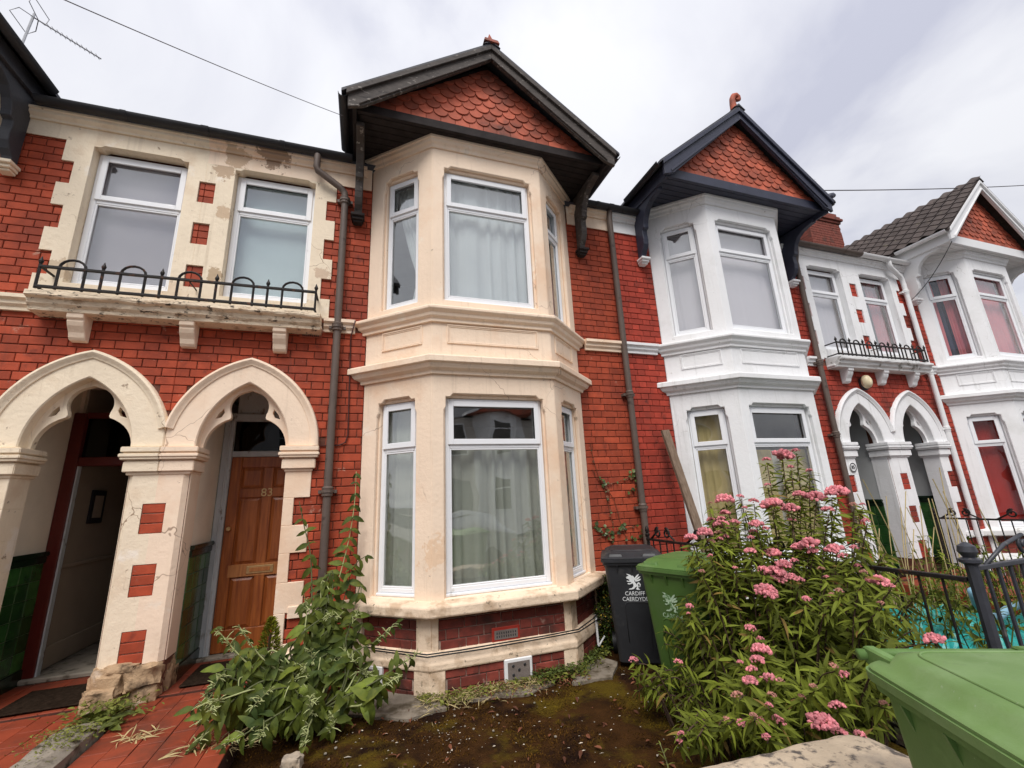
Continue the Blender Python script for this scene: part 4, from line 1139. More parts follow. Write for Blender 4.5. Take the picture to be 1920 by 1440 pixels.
# lamp, house-number plaque
L = thing('wall_lamp', 'cream oval bulkhead lamp on the brick above the white arches', 'lamp', (4.59, -.02, 3.06))
l1 = MB(); l1.lathe((4.59, -.005, 3.06), [(.0, 0), (.085, 0), (.092, -.03), (.085, -.055), (.06, -.06)], 16, 'y'); l1.v = [(x, y, 3.06 + (z - 3.06) * 1.35) for x, y, z in l1.v]; l1.build('lamp_base', PIPEK, L, smooth=rad(40))
l2 = MB(); l2.lathe((4.575, -.05, 3.075), [(.080, 0), (.085, -.03), (.075, -.075), (.045, -.10), (.0, -.108)], 16, 'y'); l2.v = [(x, y, 3.075 + (z - 3.075) * 1.35) for x, y, z in l2.v]; l2.build('lamp_cover', mat('lamp_cream', (.68, .58, .38), .4, .05, 5, 0), L, smooth=True)
pq = thing('number_plaque', 'small round white house number plaque with a black ring on the white pier', 'plaque', (3.80, -.03, 1.71))
PX, PZ = 3.865, 1.70
p1 = MB(); p1.lathe((PX, -.022, PZ), [(.0, -.008), (.070, -.008), (.072, 0), (.0, 0)], 20, 'y'); p1.build('plaque_disc', WHITEB, pq)
p2 = MB()
rg = [[(PX + q * math.cos(t), y, PZ + q * math.sin(t)) for q, y in ((.058, -.030), (.070, -.030), (.070, -.034), (.058, -.034))] for t in [2 * math.pi * i / 28 for i in range(29)]]
p2.loft(rg, True, False); p2.build('plaque_ring', PIPEK, pq)
text('85', .075, .004, lambda a, d, z: (PX + a, -.031 - d, PZ + z)).build('plaque_number', PIPEK, pq, recalc=False)

# finials
f1 = MB(); zb = 6.90
f1.loft([[(-1.96 + q * a, -.83 + q * b, zb + h) for a, b in ((-1, -1), (1, -1), (1, 1), (-1, 1))] for q, h in ((.10, 0), (.085, .06), (.03, .13), (.022, .17), (.004, .24))])
f1.build('finial', TERRA, H83, .004)
pts = [(1.96 + .02, -.80, 7.08), (1.985, -.80, 7.18), (1.98, -.80, 7.27), (1.99, -.80, 7.36), (2.03, -.80, 7.43), (2.08, -.80, 7.455), (2.12, -.80, 7.43), (2.125, -.80, 7.39), (2.095, -.80, 7.37), (2.075, -.80, 7.395)]
MB().tube(pts, [.060, .052, .045, .042, .042, .042, .040, .036, .03, .015], 10).build('finial', TERRA, H85, smooth=True)
MB().tube([(3.50, -.86, 5.80), (3.56, -.86, 5.86), (3.62, -.86, 5.885), (3.66, -.86, 5.89)], [.05, .05, .045, .03], 8).build('gable_scroll', NAVY, H85, smooth=True)

# chimney and aerials
ch = thing('chimney', 'red brick chimney stack behind the navy gable with a stepped top', 'chimney', (9.45, 3.1, 7.0))
CH = mat('chimney_brick', (.20, .055, .038), .8, .25, 8, .3, 50, .3, [((.08, .04, .03), 5, .58, .08)])
c_ = MB(); c_.box(8.80, 10.1, 2.9, 3.6, 7.2, 9.02); st_ = c_.build('stack', MORT, ch)
for k in range(22):
    for (a, b, z0, z1, _, _) in flemish(8.80, 10.1, 7.3 + k * CRS, 7.3 + (k + 1) * CRS - .001, 7.3 + k * CRS):
        pass
jobs = []
fC = lambda a, d, z: (a, 2.89 - d, z); fL = lambda a, d, z: (8.79 - d, 3.6 - a, z)
for (a, b, z0, z1, _, _) in flemish(8.79, 10.11, 8.0, 9.02): jobs.append((fC, a, b, z0, z1, st_, CH))
for (a, b, z0, z1, _, _) in flemish(0, .71, 8.0, 9.02): jobs.append((fL, a, b, z0, z1, st_, CH))
lay(jobs, 200)
for k, (g, z0, z1) in enumerate(((.04, 9.02, 9.10), (.09, 9.10, 9.18), (.05, 9.18, 9.26), (.0, 9.26, 9.38))):
    MB().box(8.80 - g, 10.1 + g, 2.9 - g, 3.6 + g, z0, z1).build('corbel_course', CH, ch, .008)
cf = MB(); cf.loft([[(8.80, 2.9, 9.38), (10.1, 2.9, 9.38), (10.1, 3.6, 9.38), (8.80, 3.6, 9.38)], [(9.05, 3.05, 9.46), (9.85, 3.05, 9.46), (9.85, 3.45, 9.46), (9.05, 3.45, 9.46)]]); cf.build('flaunching', CONC, ch)
def aerial(base, top, boom, els, lab, dipole=True):
    A = thing('television_aerial', lab, 'aerial', base)
    AL = mat('aerial_aluminium', (.24, .24, .25), .5, .2, 10, 0, metal=.5)
    m = MB(); m.tube([base, top], .018, 6); ma_ = m.build('mast', mat('mast_galvanised', (.50, .51, .53), .5, .1, 10, 0), A)
    a, b = Vector(boom[0]), Vector(boom[1])
    MB().tube([a, b], .012, 6).build('boom', AL, A)
    d = (b - a).normalized(); s_ = d.cross(Vector((0, 0, 1))).normalized(); up = s_.cross(d)
    for t, w in els:
        c = a.lerp(b, t); MB().tube([c - s_ * w, c + s_ * w], .004, 5).build('element', AL, A)
    if dipole:
        for sg in (-1, 1):
            c = a.lerp(b, .10)
            q = [c, c + up * sg * .10 + s_ * .20 - d * .1, c + up * sg * .24 + s_ * .20 - d * .14, c + up * sg * .24 - s_ * .20 - d * .14, c + up * sg * .10 - s_ * .2 - d * .1, c]
            MB().tube(q, .007, 5).build('reflector', AL, A)
    return A
aerial((-9.02, 3.0, 8.6), (-8.95, 3.0, 9.92), [(-8.98, 3.0, 9.86), (-7.93, 3.0, 9.28)], [(.25 + .07 * k, .06) for k in range(11)], 'pale metal television aerial pointing down right above the left house roof')
aerial((10.2, 3.3, 8.7), (9.83, 3.3, 10.6), [(9.85, 3.3, 10.05), (9.80, 3.3, 10.72)], [(.12 * k, .35 - .01 * k) for k in range(9)], 'thin comb-shaped television aerial behind the brick chimney', False)
# overhead wires
tag(MB().tube(sag((-4.8, -4.6, 2.9), (-3.60, -.80, 5.44), 12, .0) if False else sag(at(60, -27, -2.6), (-3.60, -.80, 5.44), 12, .02), .003, 5).build('telephone_wire', mat('wire_grey', (.10, .09, .10), .6, 0, 5, 0), None), 'thin telephone wire running to the brown gable eave', 'wire')
tag(MB().tube(sag((3.9, -.6, 6.24), (13.5, -.6, 8.50), 12, .06), .009, 5).build('telephone_wire', MATS['wire_grey'], None), 'thin overhead wire crossing the sky above the white gable', 'wire')
cable(sag(at(1785, 452, -.82), (6.45, -.05, 4.75), 10, .08), H87, .006)
# ------------------------------------------------------------------ ground
from mathutils import noise as NZ
ASPH = mat('asphalt', (.05, .05, .052), .9, .2, 20, .4, 120, .3)
PAVE = mat('pavement_slab', (.24, .23, .21), .9, .15, 5, .3, 60, .2)
SOIL = mat('soil', (.055, .040, .028), .95, .3, 8, .6, 40, .1, [((.05, .075, .02), 5, .56, .06)])
MOSS = mat('mossy_concrete', (.042, .018, .005), .95, .45, 7, .9, 55, .08, [((.085, .056, .006), 2.3, .575, .06), ((.016, .007, .004), 3.5, .57, .06), ((.13, .06, .025), 34, .67, .03)], bd=.02)
struct(MB().box(-150, 150, -150, 150, -.6, -.30).build('ground', ASPH))
struct(MB().box(-60, 60, -12.0, -6.2, -.295, -.27).build('road', ASPH))
struct(MB().box(-60, 60, -6.2, -3.45, -.295, -.155).build('pavement', PAVE, None, .01))
struct(MB().box(-60, 60, -15.0, -12.0, -.295, -.155).build('far_pavement', PAVE, None, .01))
def sheet(name, x0, x1, y0, y1, z, m, step=.03, amp=.014, fr=3.0):
    nx, ny = int((x1 - x0) / step), int((y1 - y0) / step); mb = MB()
    for j in range(ny + 1):
        for i in range(nx + 1):
            x, y = x0 + (x1 - x0) * i / nx, y0 + (y1 - y0) * j / ny
            h = amp * NZ.noise(Vector((x * fr, y * fr, 0))) + amp * .5 * NZ.noise(Vector((x * fr * 4, y * fr * 4, 3))) + amp * .35 * NZ.noise(Vector((x * fr * 11, y * fr * 11, 7)))
            mb.v.append((x, y, z + h))
    for j in range(ny):
        for i in range(nx):
            a = j * (nx + 1) + i; mb.f.append([a, a + 1, a + nx + 2, a + nx + 1])
    return struct(mb.build(name, m, None, smooth=True, recalc=False))
def gz(x, y): return -.105
sheet('garden_ground', -4.16, -.02, -3.14, .02, -.108, MOSS, .03, .012)
sheet('garden_ground', .0, 5.0, -3.14, .02, -.112, SOIL, .06, .03)
sheet('garden_ground', 5.0, 10.0, -3.14, .02, -.112, SOIL, .10, .02)
struct(MB().box(-10.2, -6.2, -3.14, .02, -.295, -.11).build('garden_ground', SOIL))
struct(MB().box(-60, -10.2, -3.4, 0, -.295, -.12).build('garden_ground', SOIL)); struct(MB().box(10.0, 60, -3.4, 0, -.295, -.12).build('garden_ground', SOIL))
# concrete patches left bare at the foot of the bay
def slab(pts, z0, z1, m, name, seed=0):
    mb = MB(); n = len(pts); q = []
    for i in range(n):
        a, b = Vector(pts[i]), Vector(pts[(i + 1) % n])
        for k in range(6):
            p = a.lerp(b, k / 6); q.append((p.x + .03 * NZ.noise(Vector((p.x * 5, p.y * 5, seed))), p.y + .03 * NZ.noise(Vector((p.x * 5, p.y * 5, seed + 9)))))
    return mb.prism(q, z0, z1, 'z').build(name, m, None, .006)
PATCH = mat('concrete_patch', (.22, .185, .145), .92, .22, 9, .5, 60, .2, [((.09, .07, .045), 7, .56, .07)], bd=.01)
struct(slab([(-3.35, -.62), (-2.85, -.92), (-2.55, -.86), (-2.62, -.64), (-3.15, -.2)], -.13, -.088, PATCH, 'concrete_apron', 2))
struct(slab([(-2.35, -.80), (-1.9, -.88), (-1.6, -.80), (-1.6, -.62), (-2.4, -.62)], -.13, -.090, PATCH, 'concrete_apron', 3))
struct(slab([(-1.45, -.86), (-1.1, -.92), (-.86, -.62), (-.98, -.32), (-1.2, -.5)], -.13, -.082, PATCH, 'concrete_apron', 4))

# tiled paths and porch floors
def tiled(name, x0, x1, y0, y1, z, tw=.152, nmax=300, rowoff=.5):
    base = struct(MB().box(x0, x1, y0, y1, -.29, z - .006).build(name, QGROUT))
    tm = MB(); tm.box(0, tw - .004, 0, tw * 1.5 - .004, -.012, 0); me = tm.mesh('path_tile', .0025)
    L = []; k = 0; x = x0
    while x < x1 - .03:
        w = min(tw, x1 - x); y = y0 - (k % 2) * tw * .75
        while y < y1:
            a, b = max(y, y0), min(y + tw * 1.5, y1)
            if b - a > .02: L.append((x, w, a, b))
            y += tw * 1.5
        x += tw; k += 1
    L.sort(key=lambda q: (Vector((q[0], q[2], z)) - CAM).length)
    for i, (x, w, a, b) in enumerate(L[:nmax]):
        M = Matrix.Translation((x + .002, a + .002, z + R.uniform(-.003, .002))) @ Matrix.Rotation(R.uniform(-.009, .009), 4, 'X') @ Matrix.Rotation(R.uniform(-.009, .009), 4, 'Y') @ Matrix.Diagonal((w / tw, (b - a) / (tw * 1.5), 1, 1))
        link('path_tile', me, QUARRY, base, M)
    return base
tiled('path', -4.88, -3.99, -3.14, -.02, .040); tiled('porch_floor', -4.77, -3.862, -.018, .80, .058)
tiled('path', -5.96, -5.13, -3.14, -.02, .040); tiled('porch_floor', -6.14, -5.23, -.018, .80, .058)
tiled('porch_floor', 3.862, 4.77, -.018, .80, .058); tiled('porch_floor', 5.23, 6.14, -.018, .80, .058)
struct(MB().box(4.14, 4.9, -3.14, -.02, -.29, .03).build('path', QUARRY)); struct(MB().box(5.1, 5.86, -3.14, -.02, -.29, .03).build('path', QUARRY))
mt = MB(); mt.box(-5.86, -5.3, .02, .52, .067, .082); tag(mt.build('door_mat', MATTM, None, .006), 'worn brown door mat before the open red doorway at far left', 'door mat')

# low boundary kerb between the two tiled paths
k = MB()
rings = []
for i in range(25):
    y = -.52 - i * .11; t = i / 24
    j = lambda q: .012 * NZ.noise(Vector((y * 6, q * 3.3, 1)))
    top = .125 - .02 * t + (.0 if i else -.02)
    rings.append([(-5.155 + j(1), y, -.28), (-5.155 + j(2), y, top - .05 + j(3)), (-5.12 + j(4), y, top + j(5)), (-4.97 + j(6), y, top + .005 + j(7)), (-4.90 + j(8), y, top - .03 + j(9)), (-4.885 + j(10), y, -.28)])
k.loft(rings); tag(k.build('kerb_wall', CONC, None), 'low rough grey concrete kerb between the two red tiled paths', 'kerb')

# ------------------------------------------------------------------ front garden wall with a speckled coping
w = thing('garden_wall', 'low front garden wall with a speckled pale stone coping in the foreground', 'wall', (-2.2, -3.3, -.15))
MB().box(-3.7, -1.2, -3.38, -3.14, -.28, .33).build('wall_body', BRICKP, w)
cp = MB()
def cop(t, edge):
    yb = -3.015 - .13 * t; yf = -3.50 + .02 * t
    return yb, yf
rings = []
for i in range(61):
    t = i / 60; x = -3.75 + 2.66 * t
    yb, yf = cop(t, 0)
    if t > .94: q = (t - .94) / .06; yb -= .20 * q * q
    ring = []
    n = 14
    for j in range(n + 1):
        v = j / n; y = yb + (yf - yb) * v
        h = .462 - .022 * abs(2 * v - 1) ** 6 + .010 * NZ.noise(Vector((x * 5, y * 5, 0))) + .006 * NZ.noise(Vector((x * 17, y * 17, 4))) - (.07 * ((t - .95) / .05) ** 2 if t > .95 else 0)
        ring.append((x, y, h))
    ring += [(x, yf, .33), (x, yb, .33)]
    rings.append(ring)
cp.loft(rings); cp.build('coping', STONE, w, smooth=rad(50))

# ------------------------------------------------------------------ wheeled bins
def rrect(hw, hd, r, cx=0, cy=0, n=4):
    out = []
    for sx, sy, a0 in ((1, 1, 0), (-1, 1, 90), (-1, -1, 180), (1, -1, 270)):
        for i in range(n + 1):
            a = rad(a0 + 90 * i / n); out.append((cx + sx * (hw - r) + r * math.cos(a), cy + sy * (hd - r) + r * math.sin(a)))
    return out
DRAGON = [  # rearing winged dragon: body, head with horn, wing feathers, legs, tail (unit box, y up)
    [(.18, .62), (.22, .74), (.30, .82), (.36, .90), (.28, .93), (.16, .98), (.02, 1.0), (.12, .93), (.20, .86), (.10, .84), (.02, .80), (.0, .76), (.09, .76), (.02, .71), (.06, .68), (.14, .69)],
    [(.30, .86), (.44, .88), (.52, .80), (.54, .66), (.52, .52), (.60, .40), (.66, .28), (.62, .18), (.52, .14), (.44, .22), (.42, .36), (.34, .46), (.24, .50), (.18, .60), (.22, .72)],
    [(.50, .70), (.60, .80), (.72, .92), (.86, .98), (.78, .84), (.66, .72), (.54, .62)],
    [(.55, .64), (.66, .70), (.80, .80), (.95, .84), (.84, .71), (.70, .62), (.56, .57)],
    [(.56, .58), (.70, .60), (.84, .66), (.97, .68), (.86, .56), (.70, .52), (.57, .51)],
    [(.34, .48), (.22, .40), (.10, .42), (.06, .36), (.20, .33), (.34, .38), (.42, .42)],
    [(.30, .56), (.18, .54), (.06, .58), (.02, .53), (.16, .48), (.30, .50)],
    [(.46, .30), (.40, .18), (.30, .10), (.16, .08), (.10, .02), (.30, .02), (.46, .06), (.54, .18)],
    [(.60, .30), (.66, .16), (.58, .06), (.64, .0), (.84, .0), (.78, .06), (.72, .10), (.76, .22), (.70, .36)],
    [(.70, .30), (.80, .38), (.84, .28), (.78, .16), (.86, .20), (.90, .34), (.80, .48), (.66, .40)]]
LOGO = mat('logo_white', (.78, .80, .80), .6, .06, 20, 0, dirt=(.30, .31, .31), ds=30, dthr=.72)
LOGOF = mat('logo_faded', (.45, .58, .42), .6, .2, 20, 0, dirt=(.09, .19, .06), ds=26, dthr=.52)
def bin_(loc, f, lab, m, ml, logo=None, lz=0, group=None):
    f = Vector((f[0], f[1], 0)).normalized(); r = Vector((-f.y, f.x, 0))
    T = lambda a, b, z: tuple(Vector(loc) + r * a + f * (-b) + Vector((0, 0, z)))     # a right, b back, z up
    B = thing('wheeled_bin', lab, 'bin', loc, group)
    prof = [(.05, .205, .225), (.06, .215, .235), (.30, .232, .256), (.60, .252, .282), (.88, .270, .305), (.93, .273, .309)]
    bm_ = MB(T); bm_.loft([[(x, y, z) for x, y in rrect(hw, hd, .055)] for z, hw, hd in prof])
    body = bm_.build('bin_body', m, B, smooth=rad(35))
    rim = MB(T); rim.loft([[(x, y, z) for x, y in rrect(hw, hd, .055)] for z, hw, hd in ((.925, .274, .31), (.925, .290, .328), (.962, .292, .330), (.962, .28, .318))]); rim.build('bin_rim', m, body, smooth=rad(35))
    for a in (-.16, -.02, .13):
        g = MB(T); g.prism([(-.308, .925), (-.330, .925), (-.303, .85)], a, a + .012, 'x'); g.build('rim_gusset', m, body)
    for b in (-.14, .02, .18):
        for sg in (-1, 1):
            g = MB(lambda a, bb, z, sg=sg: T(sg * a, bb, z)); g.prism([(.270, .925), (.292, .925), (.262, .84)], b, b + .012, 'y'); g.build('rim_gusset', m, body)
    # recessed arch panel on the front (a raised outline)
    yfr = lambda z: -(.225 + (.309 - .225) * (z - .05) / .88) - .002
    pts = [(-.10, .10), (-.115, .55)] + [(-.115 + .04 - .04 * math.cos(t), .55 + .04 * math.sin(t)) for t in (rad(45), rad(90))] + [(.075 + .04 * math.sin(t), .55 + .04 * math.cos(t)) for t in (0, rad(45), rad(90))] + [(.10, .10)]
    MB(T).tube([(a, yfr(z), z) for a, z in pts], .007, 5, True) if False else None
    pn = MB()
    pn.tube([T(a, yfr(z), z) for a, z in pts], .007, 5); pn.build('panel_outline', m, body, smooth=True)
    # lid
    l = MB(T); h0 = .965
    lid_r = [(h0 - .012, .296, .335), (h0 + .022, .300, .339), (h0 + .030, .290, .330), (h0 + .036, .262, .300), (h0 + .066, .245, .275), (h0 + .080, .205, .235), (h0 + .086, .10, .12)]
    l.loft([[(x, y + (0 if k < 4 else .012), z) for x, y in rrect(hw, hd, min(.07, hw * .3), 0, 0, 5)] for k, (z, hw, hd) in enumerate(lid_r)])
    lid = l.build('lid', ml, B, smooth=rad(50))
    rd = [(x, y + .012, h0 + .0805) for x, y in rrect(.200, .228, .06, 0, 0, 5)]
    MB().tube([T(*q) for q in rd + rd[:1]], .005, 5, False).build('lid_ridge', ml, lid, smooth=True)
    lip = MB(T); lip.loft([[(x, y, z) for x, y in rrect(hw, hd, .06)] for z, hw, hd in ((h0 - .014, .298, .337), (h0 - .014, .304, .343), (h0 + .012, .305, .344), (h0 + .012, .299, .338))]); lip.build('lid_lip', ml, lid, smooth=rad(35))
    for sg in (-1, 1):       # lid handles at the front, hinge ears and grip at the back
        g = MB(T); g.loft([[(sg * .16 + x, -.275 + y, z) for x, y in rrect(hw, hd, .012)] for z, hw, hd in ((h0 + .02, .075, .035), (h0 + .055, .065, .026), (h0 + .062, .05, .018))]); g.build('lid_grip', ml, lid, smooth=rad(40))
        g = MB(T); g.prism([(.25, h0 - .03), (.41, h0 - .01), (.44, h0 + .022), (.41, h0 + .048), (.25, h0 + .05)], sg * .225 - .018, sg * .225 + .018, 'x'); g.build('hinge_ear', m, B, .006)
    MB().tube([T(-.265, .405, h0 + .022), T(.265, .405, h0 + .022)], .017, 10).build('handle', m, B, smooth=True)
    for sg in (-1, 1):
        w_ = MB(); cc = T(sg * .245, .215, .10); ax = r
        for k_, (r0, r1, hh) in enumerate(((.10, .10, .045),)):
            ring = []
            for q, rr in ((-.5, .085), (-.5, .10), (.5, .10), (.5, .085)):
                ring.append([tuple(Vector(cc) + ax * (q * hh) + (f * math.cos(2 * math.pi * i / 20) + Vector((0, 0, 1)) * math.sin(2 * math.pi * i / 20)) * rr) for i in range(20)])
            w_.loft(ring)
        w_.build('wheel', CABLE, B, smooth=rad(40))
    MB().tube([T(-.24, .215, .10), T(.24, .215, .10)], .012, 8).build('axle', CABLE, B)
    if logo:
        # tilted with the tapering front face
        def lf_(a, d, z): return T(a, yfr(z) - .0015 - d, z)
        s_, zc, ac = .145, .70 + lz, -.01
        mb = MB()
        for k_, poly in enumerate(DRAGON):
            p = [(ac + (x - .48) * s_, zc + y * s_) for x, y in poly]
            MBp = MB(lf_); MBp.prism(p, .0 + k_ * .0002, .001 + k_ * .0002); n0 = len(mb.v); mb.v += MBp.v; mb.f += [[i + n0 for i in q] for q in MBp.f]
        em = mb.build('emblem', logo, body)
        t1 = text('CARDIFF', .052, .001, lambda a, d, z: lf_(ac + a * .92, d, zc - .035 + z)); t1.build('lettering', logo, em, recalc=False)
        t2 = text('CAERDYDD', .052, .001, lambda a, d, z: lf_(ac + .005 + a * .92, d, zc - .085 + z)); t2.build('lettering', logo, em, recalc=False)
    return B
BINK = mat('bin_black', (.022, .023, .026), .5, .15, 9, .12, 160, .45, [((.05, .05, .05), 6, .62, .06)], bd=.003)
BING = mat('bin_green', (.058, .120, .023), .48, .10, 5, .10, 160, .45, [((.065, .12, .035), 4, .60, .08)], bd=.003)
BINGL = mat('bin_green_lid', (.135, .225, .070), .55, .10, 5, .16, 120, .4, [((.19, .28, .12), 3, .58, .10), ((.085, .12, .05), 9, .66, .05), ((.26, .31, .20), 42, .70, .03)], bd=.004)
bin_((-.585, -.62, -.115), (-.50, -.86), 'black wheeled bin with a white dragon emblem against the brick wall', BINK, BINK, LOGO, .0)
bin_((-.55, -1.42, -.115), (-.93, -.36), 'dark green wheeled bin with a faded dragon emblem beside the black bin', BING, mat('bin_green_dark_lid', (.085, .165, .040), .5, .12, 5, .12, 140, .4, [((.12, .19, .07), 5, .60, .08)], bd=.004), LOGOF, -.05)
bin_((-1.55, -4.055, -.060), (-.45, -.89), 'bright green wheeled bin in the bottom right foreground with its lid closed', mat('bin_green_bright', (.090, .175, .040), .55, .10, 5, .16, 120, .4, [((.15, .26, .08), 4, .60, .08), ((.08, .11, .04), 8, .66, .04), ((.25, .32, .19), 38, .72, .03)], bd=.004), BINGL)

# ------------------------------------------------------------------ plank
a, b = Vector((.42, -.14, 2.24)), Vector((.60, -.62, -.10))
d = (b - a).normalized(); sd_ = Vector((1, 0, 0)); sd_ = (sd_ - d * sd_.dot(d)).normalized(); nn = d.cross(sd_)
pk = MB(); rings = []
for i in range(21):
    c = a.lerp(b, i / 20); j = .004 * NZ.noise(Vector((i * .9, 2, 1)))
    rings.append([c + sd_ * (sx * (.055 + j)) + nn * (sy * .022) for sx, sy in ((-1, -1), (1, -1), (1, 1), (-1, 1))])
pk.loft(rings); tag(pk.build('plank', PLANKW, None, .004), 'long weathered wooden plank leaning on the wall beside the white bay', 'plank')

# ------------------------------------------------------------------ iron fences
def scroll(c, ax, r0, turns, sgn=1, n=26, start=0):
    out = []
    for i in range(n + 1):
        t = i / n; rr = r0 * (1 - .82 * t); a = start + sgn * turns * 2 * math.pi * t
        out.append(Vector(c) + Vector(ax) * (rr * math.cos(a)) + Vector((0, 0, rr * math.sin(a))))
    return out
def fence(name, lab, p0, p1, zb, zt, m, pitch=.115, rb=.008, posts=(), scrolls=(), arch=None):
    p0, p1 = Vector(p0), Vector(p1); L = (p1 - p0).length; e = (p1 - p0) / L
    F = thing(name, lab, 'fence', tuple(p0) if len(p0) == 3 else (p0.x, p0.y, 0))
    at_ = lambda s_, z: Vector((p0.x + e.x * s_, p0.y + e.y * s_, z))
    for z, h in ((zt, .012), (zb + .12, .010)):
        n = Vector((-e.y, e.x, 0)); mb = MB()
        mb.loft([[at_(s_, z) + n * (sx * .016) + Vector((0, 0, sy * h)) for sx, sy in ((-1, -1), (1, -1), (1, 1), (-1, 1))] for s_ in (0, L)]); mb.build('rail', m, F, .003)
    s_ = pitch
    while s_ < L - .02:
        MB().tube([at_(s_, zb), at_(s_, zt)], rb, 6).build('bar', m, F); s_ += pitch
    for s_, z1, r_ in posts:
        q = MB(); q.tube([at_(s_, zb), at_(s_, z1)], r_, 8); q.lathe(tuple(at_(s_, z1)), [(r_, 0), (r_ * 1.7, .015), (r_ * 1.7, .03), (r_ * .9, .04), (r_ * 1.5, .07), (r_ * 1.3, .10), (r_ * .3, .12)], 10); q.build('post', m, F, smooth=rad(40))
    for s_, w, hgt in scrolls:      # lyre-shaped pair: a straight stay falling to the rail and a curl
        for sg in (-1, 1):
            c = at_(s_ + sg * .075, zt + .085)
            pts = scroll(c, e * sg, .06, 1.35, -1, 24, rad(100))
            pts = [at_(s_ + sg * w, zt + .005), at_(s_ + sg * (w * .55), zt + hgt * .55)] + [c - e * sg * -.0 + Vector((0, 0, hgt * .0)) + (q - c) for q in pts]
            MB().tube(pts, .011, 6).build('scroll', m, F, smooth=True)
    return F
fence('iron_fence', 'black iron fence with scroll tops between the bins and the white house', (-.01, -.10, 0), (-.01, -3.10, 0), -.11, .94, IRON, .12, .008, [(.02, .97, .016)], [(.30, .22, .13), (.95, .25, .14), (1.9, .25, .14)])
fence('iron_fence', 'heavy dark iron front fence with large scrolls right of the bright green bin', (.0, -3.13, 0), (3.9, -3.13, 0), -.15, 1.0, IRONG, .115, .011, [(.0, 1.02, .030), (2.1, 1.02, .026)], [(.62, .50, .18), (1.55, .42, .18)])
fence('iron_fence', 'thin black iron fence with curled tops before the white arches', (5.0, -.28, 0), (5.0, -3.0, 0), -.11, .90, IRON, .12, .008, [(.0, .93, .014)], [(.30, .22, .12), (.95, .25, .12), (1.6, .25, .12), (2.3, .25, .12)])
# thick flat-bar curls of the near fence
for (x0, sg) in ((.62, -1), (.66, 1)):
    pts = [Vector((x0 + sg * .50, -3.13, 1.01)), Vector((x0 + sg * .30, -3.13, 1.10)), Vector((x0 + sg * .12, -3.13, 1.15))] + scroll((x0 + sg * .07, -3.13, 1.09), (sg, 0, 0), .062, 1.3, -1, 22, rad(80))

# turquoise plastic heap and blue tube in the next front garden
TURQ = mat('turquoise_plastic', (.02, .36, .33), .35, .15, 3, .25, 9, .5, [((.01, .28, .27), 4, .58, .08)], bd=.05)
tp = MB(); n = 90
for j in range(n + 1):
    for i in range(n + 1):
        u, v = i / n, j / n; x, y = .40 + 2.7 * u, -2.75 + 1.6 * v
        env = (math.sin(math.pi * u) * math.sin(math.pi * v)) ** .45
        z = -.10 + env * (.30 + .12 * NZ.noise(Vector((x * 2, y * 2, 1)))) + .20 * env * (abs(NZ.noise(Vector((x * 4.5, y * 4.5, 4)))) + .5 * abs(NZ.noise(Vector((x * 11, y * 11, 8)))))
        tp.v.append((x, y, z))
for j in range(n):
    for i in range(n):
        q = j * (n + 1) + i; tp.f.append([q, q + 1, q + n + 2, q + n + 1])
tag(tp.build('plastic_sheet', TURQ, None, recalc=False), 'crumpled turquoise plastic sheet heaped behind the iron fence', 'plastic sheet')
tag(MB().tube([(1.15, -2.5, .66), (1.25, -2.45, .55), (1.42, -2.4, .43), (1.65, -2.36, .39), (1.9, -2.3, .40), (2.3, -2.2, .38)], .030, 10).build('plastic_tube', mat('pale_blue_plastic', (.22, .42, .55), .4, .05, 4, 0), None, smooth=True), 'pale blue curved plastic tube lying on the turquoise sheet', 'tube')

# ------------------------------------------------------------------ the other side of the street (seen in the window panes)
def far_house(xc, wm, lab):
    H = thing('terraced_house', lab, 'house', (xc, -17, -.15))
    b = MB(); b.box(xc - 2.49, xc + 2.49, -25, -17, -.15, 5.5); wl_ = b.build('wall', wm, H)
    r = MB(); r.prism([(-16.9, 5.45), (-21, 8.3), (-25, 5.45)], xc - 2.5, xc + 2.5, 'x'); r.build('roof', SLATE, H)
    bx = xc + .6
    q = MB(); q.prism([(bx - 1.3, -17), (bx - .7, -16.4), (bx + .7, -16.4), (bx + 1.3, -17)], -.15, 5.6, 'z'); by = q.build('bay_wall', WHITE, H)
    g = MB(); g.prism([(bx - 1.6, 5.6), (bx + 1.6, 5.6), (bx, 7.0)], -17, -16.1); gg = g.build('gable', TERRA, H)
    for sg in (-1, 1):
        t = MB(); t.prism([(bx, 7.15), (bx + sg * 1.75, 5.68), (bx + sg * 1.75, 5.5), (bx, 6.95)], -20, -15.95); t.build('gable_roof', WHITEB, gg)
    for z0, z1 in ((.7, 2.5), (3.6, 5.2)):
        w_ = MB(); w_.box(bx - .55, bx + .55, -16.40, -16.36, z0, z1); fr_ = w_.build('window', PVC, by)
        MB().box(bx - .48, bx + .48, -16.365, -16.352, z0 + .07, z0 + .7 * (z1 - z0)).build('pane', DARKIN, fr_); MB().box(bx - .48, bx + .48, -16.365, -16.352, z0 + .74 * (z1 - z0), z1 - .06).build('pane', DARKIN, fr_)
    w_ = MB(); w_.box(xc - 1.9, xc - 1.1, -17.0, -16.97, 3.6, 5.1); fr_ = w_.build('window', PVC, wl_); MB().box(xc - 1.83, xc - 1.17, -16.972, -16.96, 3.67, 5.03).build('pane', DARKIN, fr_)
    d_ = MB(); d_.box(xc - 1.95, xc - 1.05, -17.0, -16.97, -.1, 2.4); d_.build('door', DARKIN, wl_)
FB = mat('far_render', (.50, .47, .43), .8, .15, 6, .1, 30)
